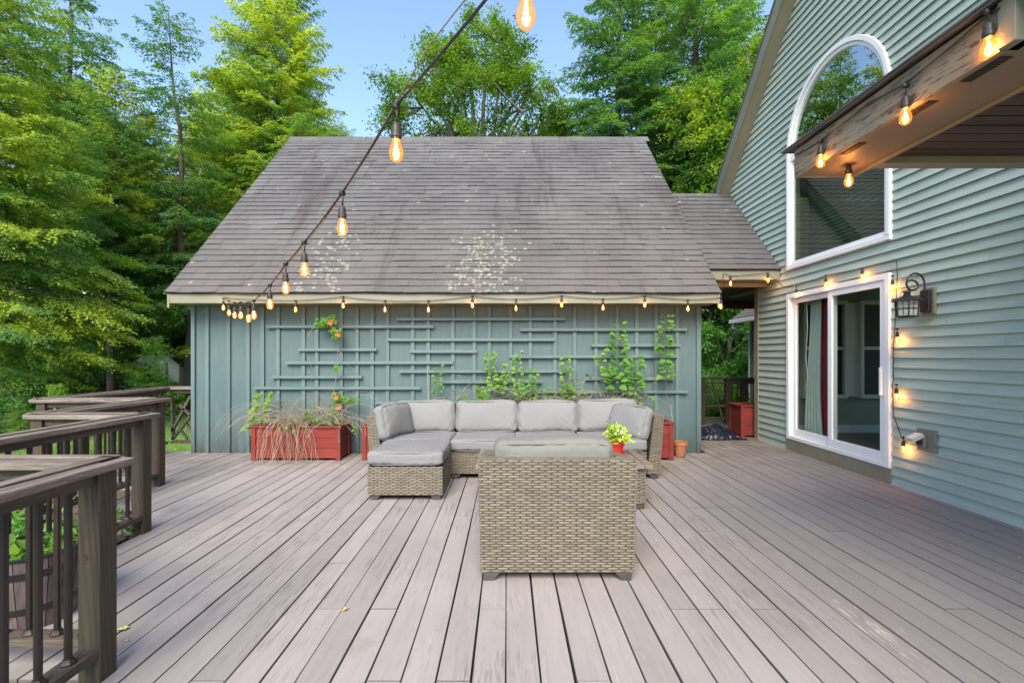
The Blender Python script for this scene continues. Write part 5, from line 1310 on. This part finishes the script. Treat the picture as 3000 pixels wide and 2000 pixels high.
# honeysuckle
hs=thing('honeysuckle_vine','honeysuckle with coral flowers climbing from the planter box up the trellis','vine',tuple(P(760,975,6.45)))
b=MB(); main=[(752,975),(757,940),(766,900),(775,850),(776,800),(772,770),(765,748),(745,742),(720,752),(705,775)]
b.tube([P(x,y,6.55) for x,y in main],.004,5); b.tube([P(x,y,6.54) for x,y in [(772,770),(785,745),(805,742),(822,765),(845,768)]],.0025,4)
b.tube([P(x,y,6.54) for x,y in [(700,775),(704,810),(718,850),(712,890)]],.002,4); b.tube([P(x,y,6.54) for x,y in [(776,800),(795,835),(815,850),(830,868)]],.002,4); b.build('stem',M['twig'],hs)
L=MB(); rs=random.Random(4)
for (x,y,n,sx,sy) in ((752,738,60,20,9),(772,765,34,9,14),(735,745,12,8,5),(776,845,10,5,4),(776,915,34,10,10),(800,920,14,12,4),(770,945,10,8,10)):
    for i in range(n):
        p=P(x+rs.gauss(0,sx*.5),y+rs.gauss(0,sy*.55),6.5+rs.uniform(-.03,.05)); sz=rs.uniform(.045,.075); heart(L,p,Vector((rs.uniform(-1,1),rs.uniform(-.8,0),rs.uniform(-.7,.5))),Vector((rs.uniform(-.3,.3),-.8,.5)),sz,sz*.9,rs.random())
L.build('foliage',M['vine2'],hs)
for (x,y) in ((760,742),(777,769),(773,913),(778,935)):
    b=MB()
    for k in range(7):
        a=k*.9; q=P(x,y,6.44); b.tube([q,q+Vector((.022*math.cos(a),-.01,.022*math.sin(a))),q+Vector((.038*math.cos(a),-.02,.036*math.sin(a)))],[.003,.005,.007],5)
    b.build('flower',M['flower'],hs)
# bare stakes
for (x,y0,y1,l) in ((985,930,842,'leaning bare stake behind the first back cushion'),(1545,978,930,'bare stake at the right end of the sofa'),(1500,965,940,'short stake over the right side cushion')):
    b=MB(); b.tube([P(x,y0,6.45),P(x-4,y1,6.45)],.004,5); tag(b.build('plant_stake',M['twig'],None,org=P(x,y0,6.45)),l,'stake')
# petunia in red pot
pt=thing('potted_petunia','lime leaved plant with white flowers growing in the red pot on the table','plant',(1.035,4.62,.52)); L=MB(); Fp=MB(); rs=random.Random(6); b=MB()
for i in range(200):
    a=rs.uniform(0,6.28); rr=abs(rs.gauss(0,.065)); h=rs.uniform(.0,.15)*(1 if rr<.08 else .6); p=Vector((1.035+rr*math.cos(a),4.62+rr*math.sin(a),.515+h)); sz=rs.uniform(.028,.05)
    heart(L,p,Vector((math.cos(a),math.sin(a),rs.uniform(-.4,.7))),Vector((math.cos(a)*.3,-.5,.8)),sz,sz*.85,rs.random())
for (dx,h) in ((-.09,.22),(-.06,.17),(-.02,.21),(.04,.16)):
    pts=[Vector((1.035+dx*.3,4.6,.515)),Vector((1.035+dx*.8,4.6,.515+h*.6)),Vector((1.035+dx,4.6,.515+h))]; b.tube(pts,.0025,4)
    for k in range(9):
        u=.4+.6*k/8; p=pts[0].lerp(pts[2],u); heart(L,p,Vector((rs.uniform(-1,1),rs.uniform(-1,0),.3)),Vector((0,-.6,.7)),.03,.024,rs.random())
for (dx,h) in ((.0,.13),(-.02,.10),(.035,.12),(.05,.07)):
    c=Vector((1.035+dx,4.55,.515+h)); Fp=MB()
    for k in range(5):
        a=k*1.2566; heart(Fp,c,Vector((math.cos(a),-.25,math.sin(a))),Vector((0,-1,0)),.012,.012,.8)
    Fp.build('flower',M['petal'],pt)
b.build('stem',M['stem'],pt); L.build('foliage',M['lime'],pt)
# barrel plant
bp_=thing('herb_plant','low yellow green herbs growing in the half barrel','plant',(-2.44,2.5,.31)); L=MB(); rs=random.Random(8)
for i in range(700):
    a=rs.uniform(0,6.28); rr=.18*math.sqrt(rs.random()); p=Vector((-2.44+rr*math.cos(a),2.5+rr*math.sin(a),.31+rs.uniform(0,.07))); sz=rs.uniform(.012,.022) if rs.random()<.93 else .06
    heart(L,p,Vector((rs.uniform(-1,1),rs.uniform(-1,1),rs.uniform(0,1))),Vector((0,-.4,.9)),sz,sz*.8,rs.random())
L.build('foliage',M['vine'],bp_)
# fallen leaves on the deck
def fallen(label,px,py,size,mat,seed):
    rs=random.Random(seed); Y=CAMZ*F/(py-CY); c=P(px,py,Y); b=MB(); n=9; vs=[(c.x,c.y,.006)]; 
    for k in range(n):
        a=k/n*6.28; r=size*(1.0 if k%2 else .55)*rs.uniform(.8,1.1); vs.append((c.x+r*math.cos(a),c.y+r*.8*math.sin(a),.004+rs.uniform(0,size*.35)))
    b.add(vs,[(0,1+k,1+(k+1)%n) for k in range(n)],rs.random()); o=b.build('fallen_leaf',mat,None,org=(c.x,c.y,0)); tag(o,label,'leaf','leaves fallen on the deck')
fallen('curled tan leaf on the boards left of the armchair',793,1401,.028,M['drained'],1)
fallen('crumpled yellow green leaf beside the nearest post',284,1446,.035,M['yleaf'],2)
fallen('small flat yellow green leaf just below the crumpled one',293,1472,.014,M['yleaf'],3)
fallen('tiny brown leaf on the right boards in front of the wall',2163,1223,.016,M['drained'],4)
fallen('orange leaf near the right edge of the deck',2343,1283,.018,M['drained'],5)
fallen('dark brown leaf in the middle of the right boards',2114,1308,.014,M['drained'],6)
fallen('green leaf scrap on the boards left of the ottoman',766,1232,.014,M['yleaf'],7)
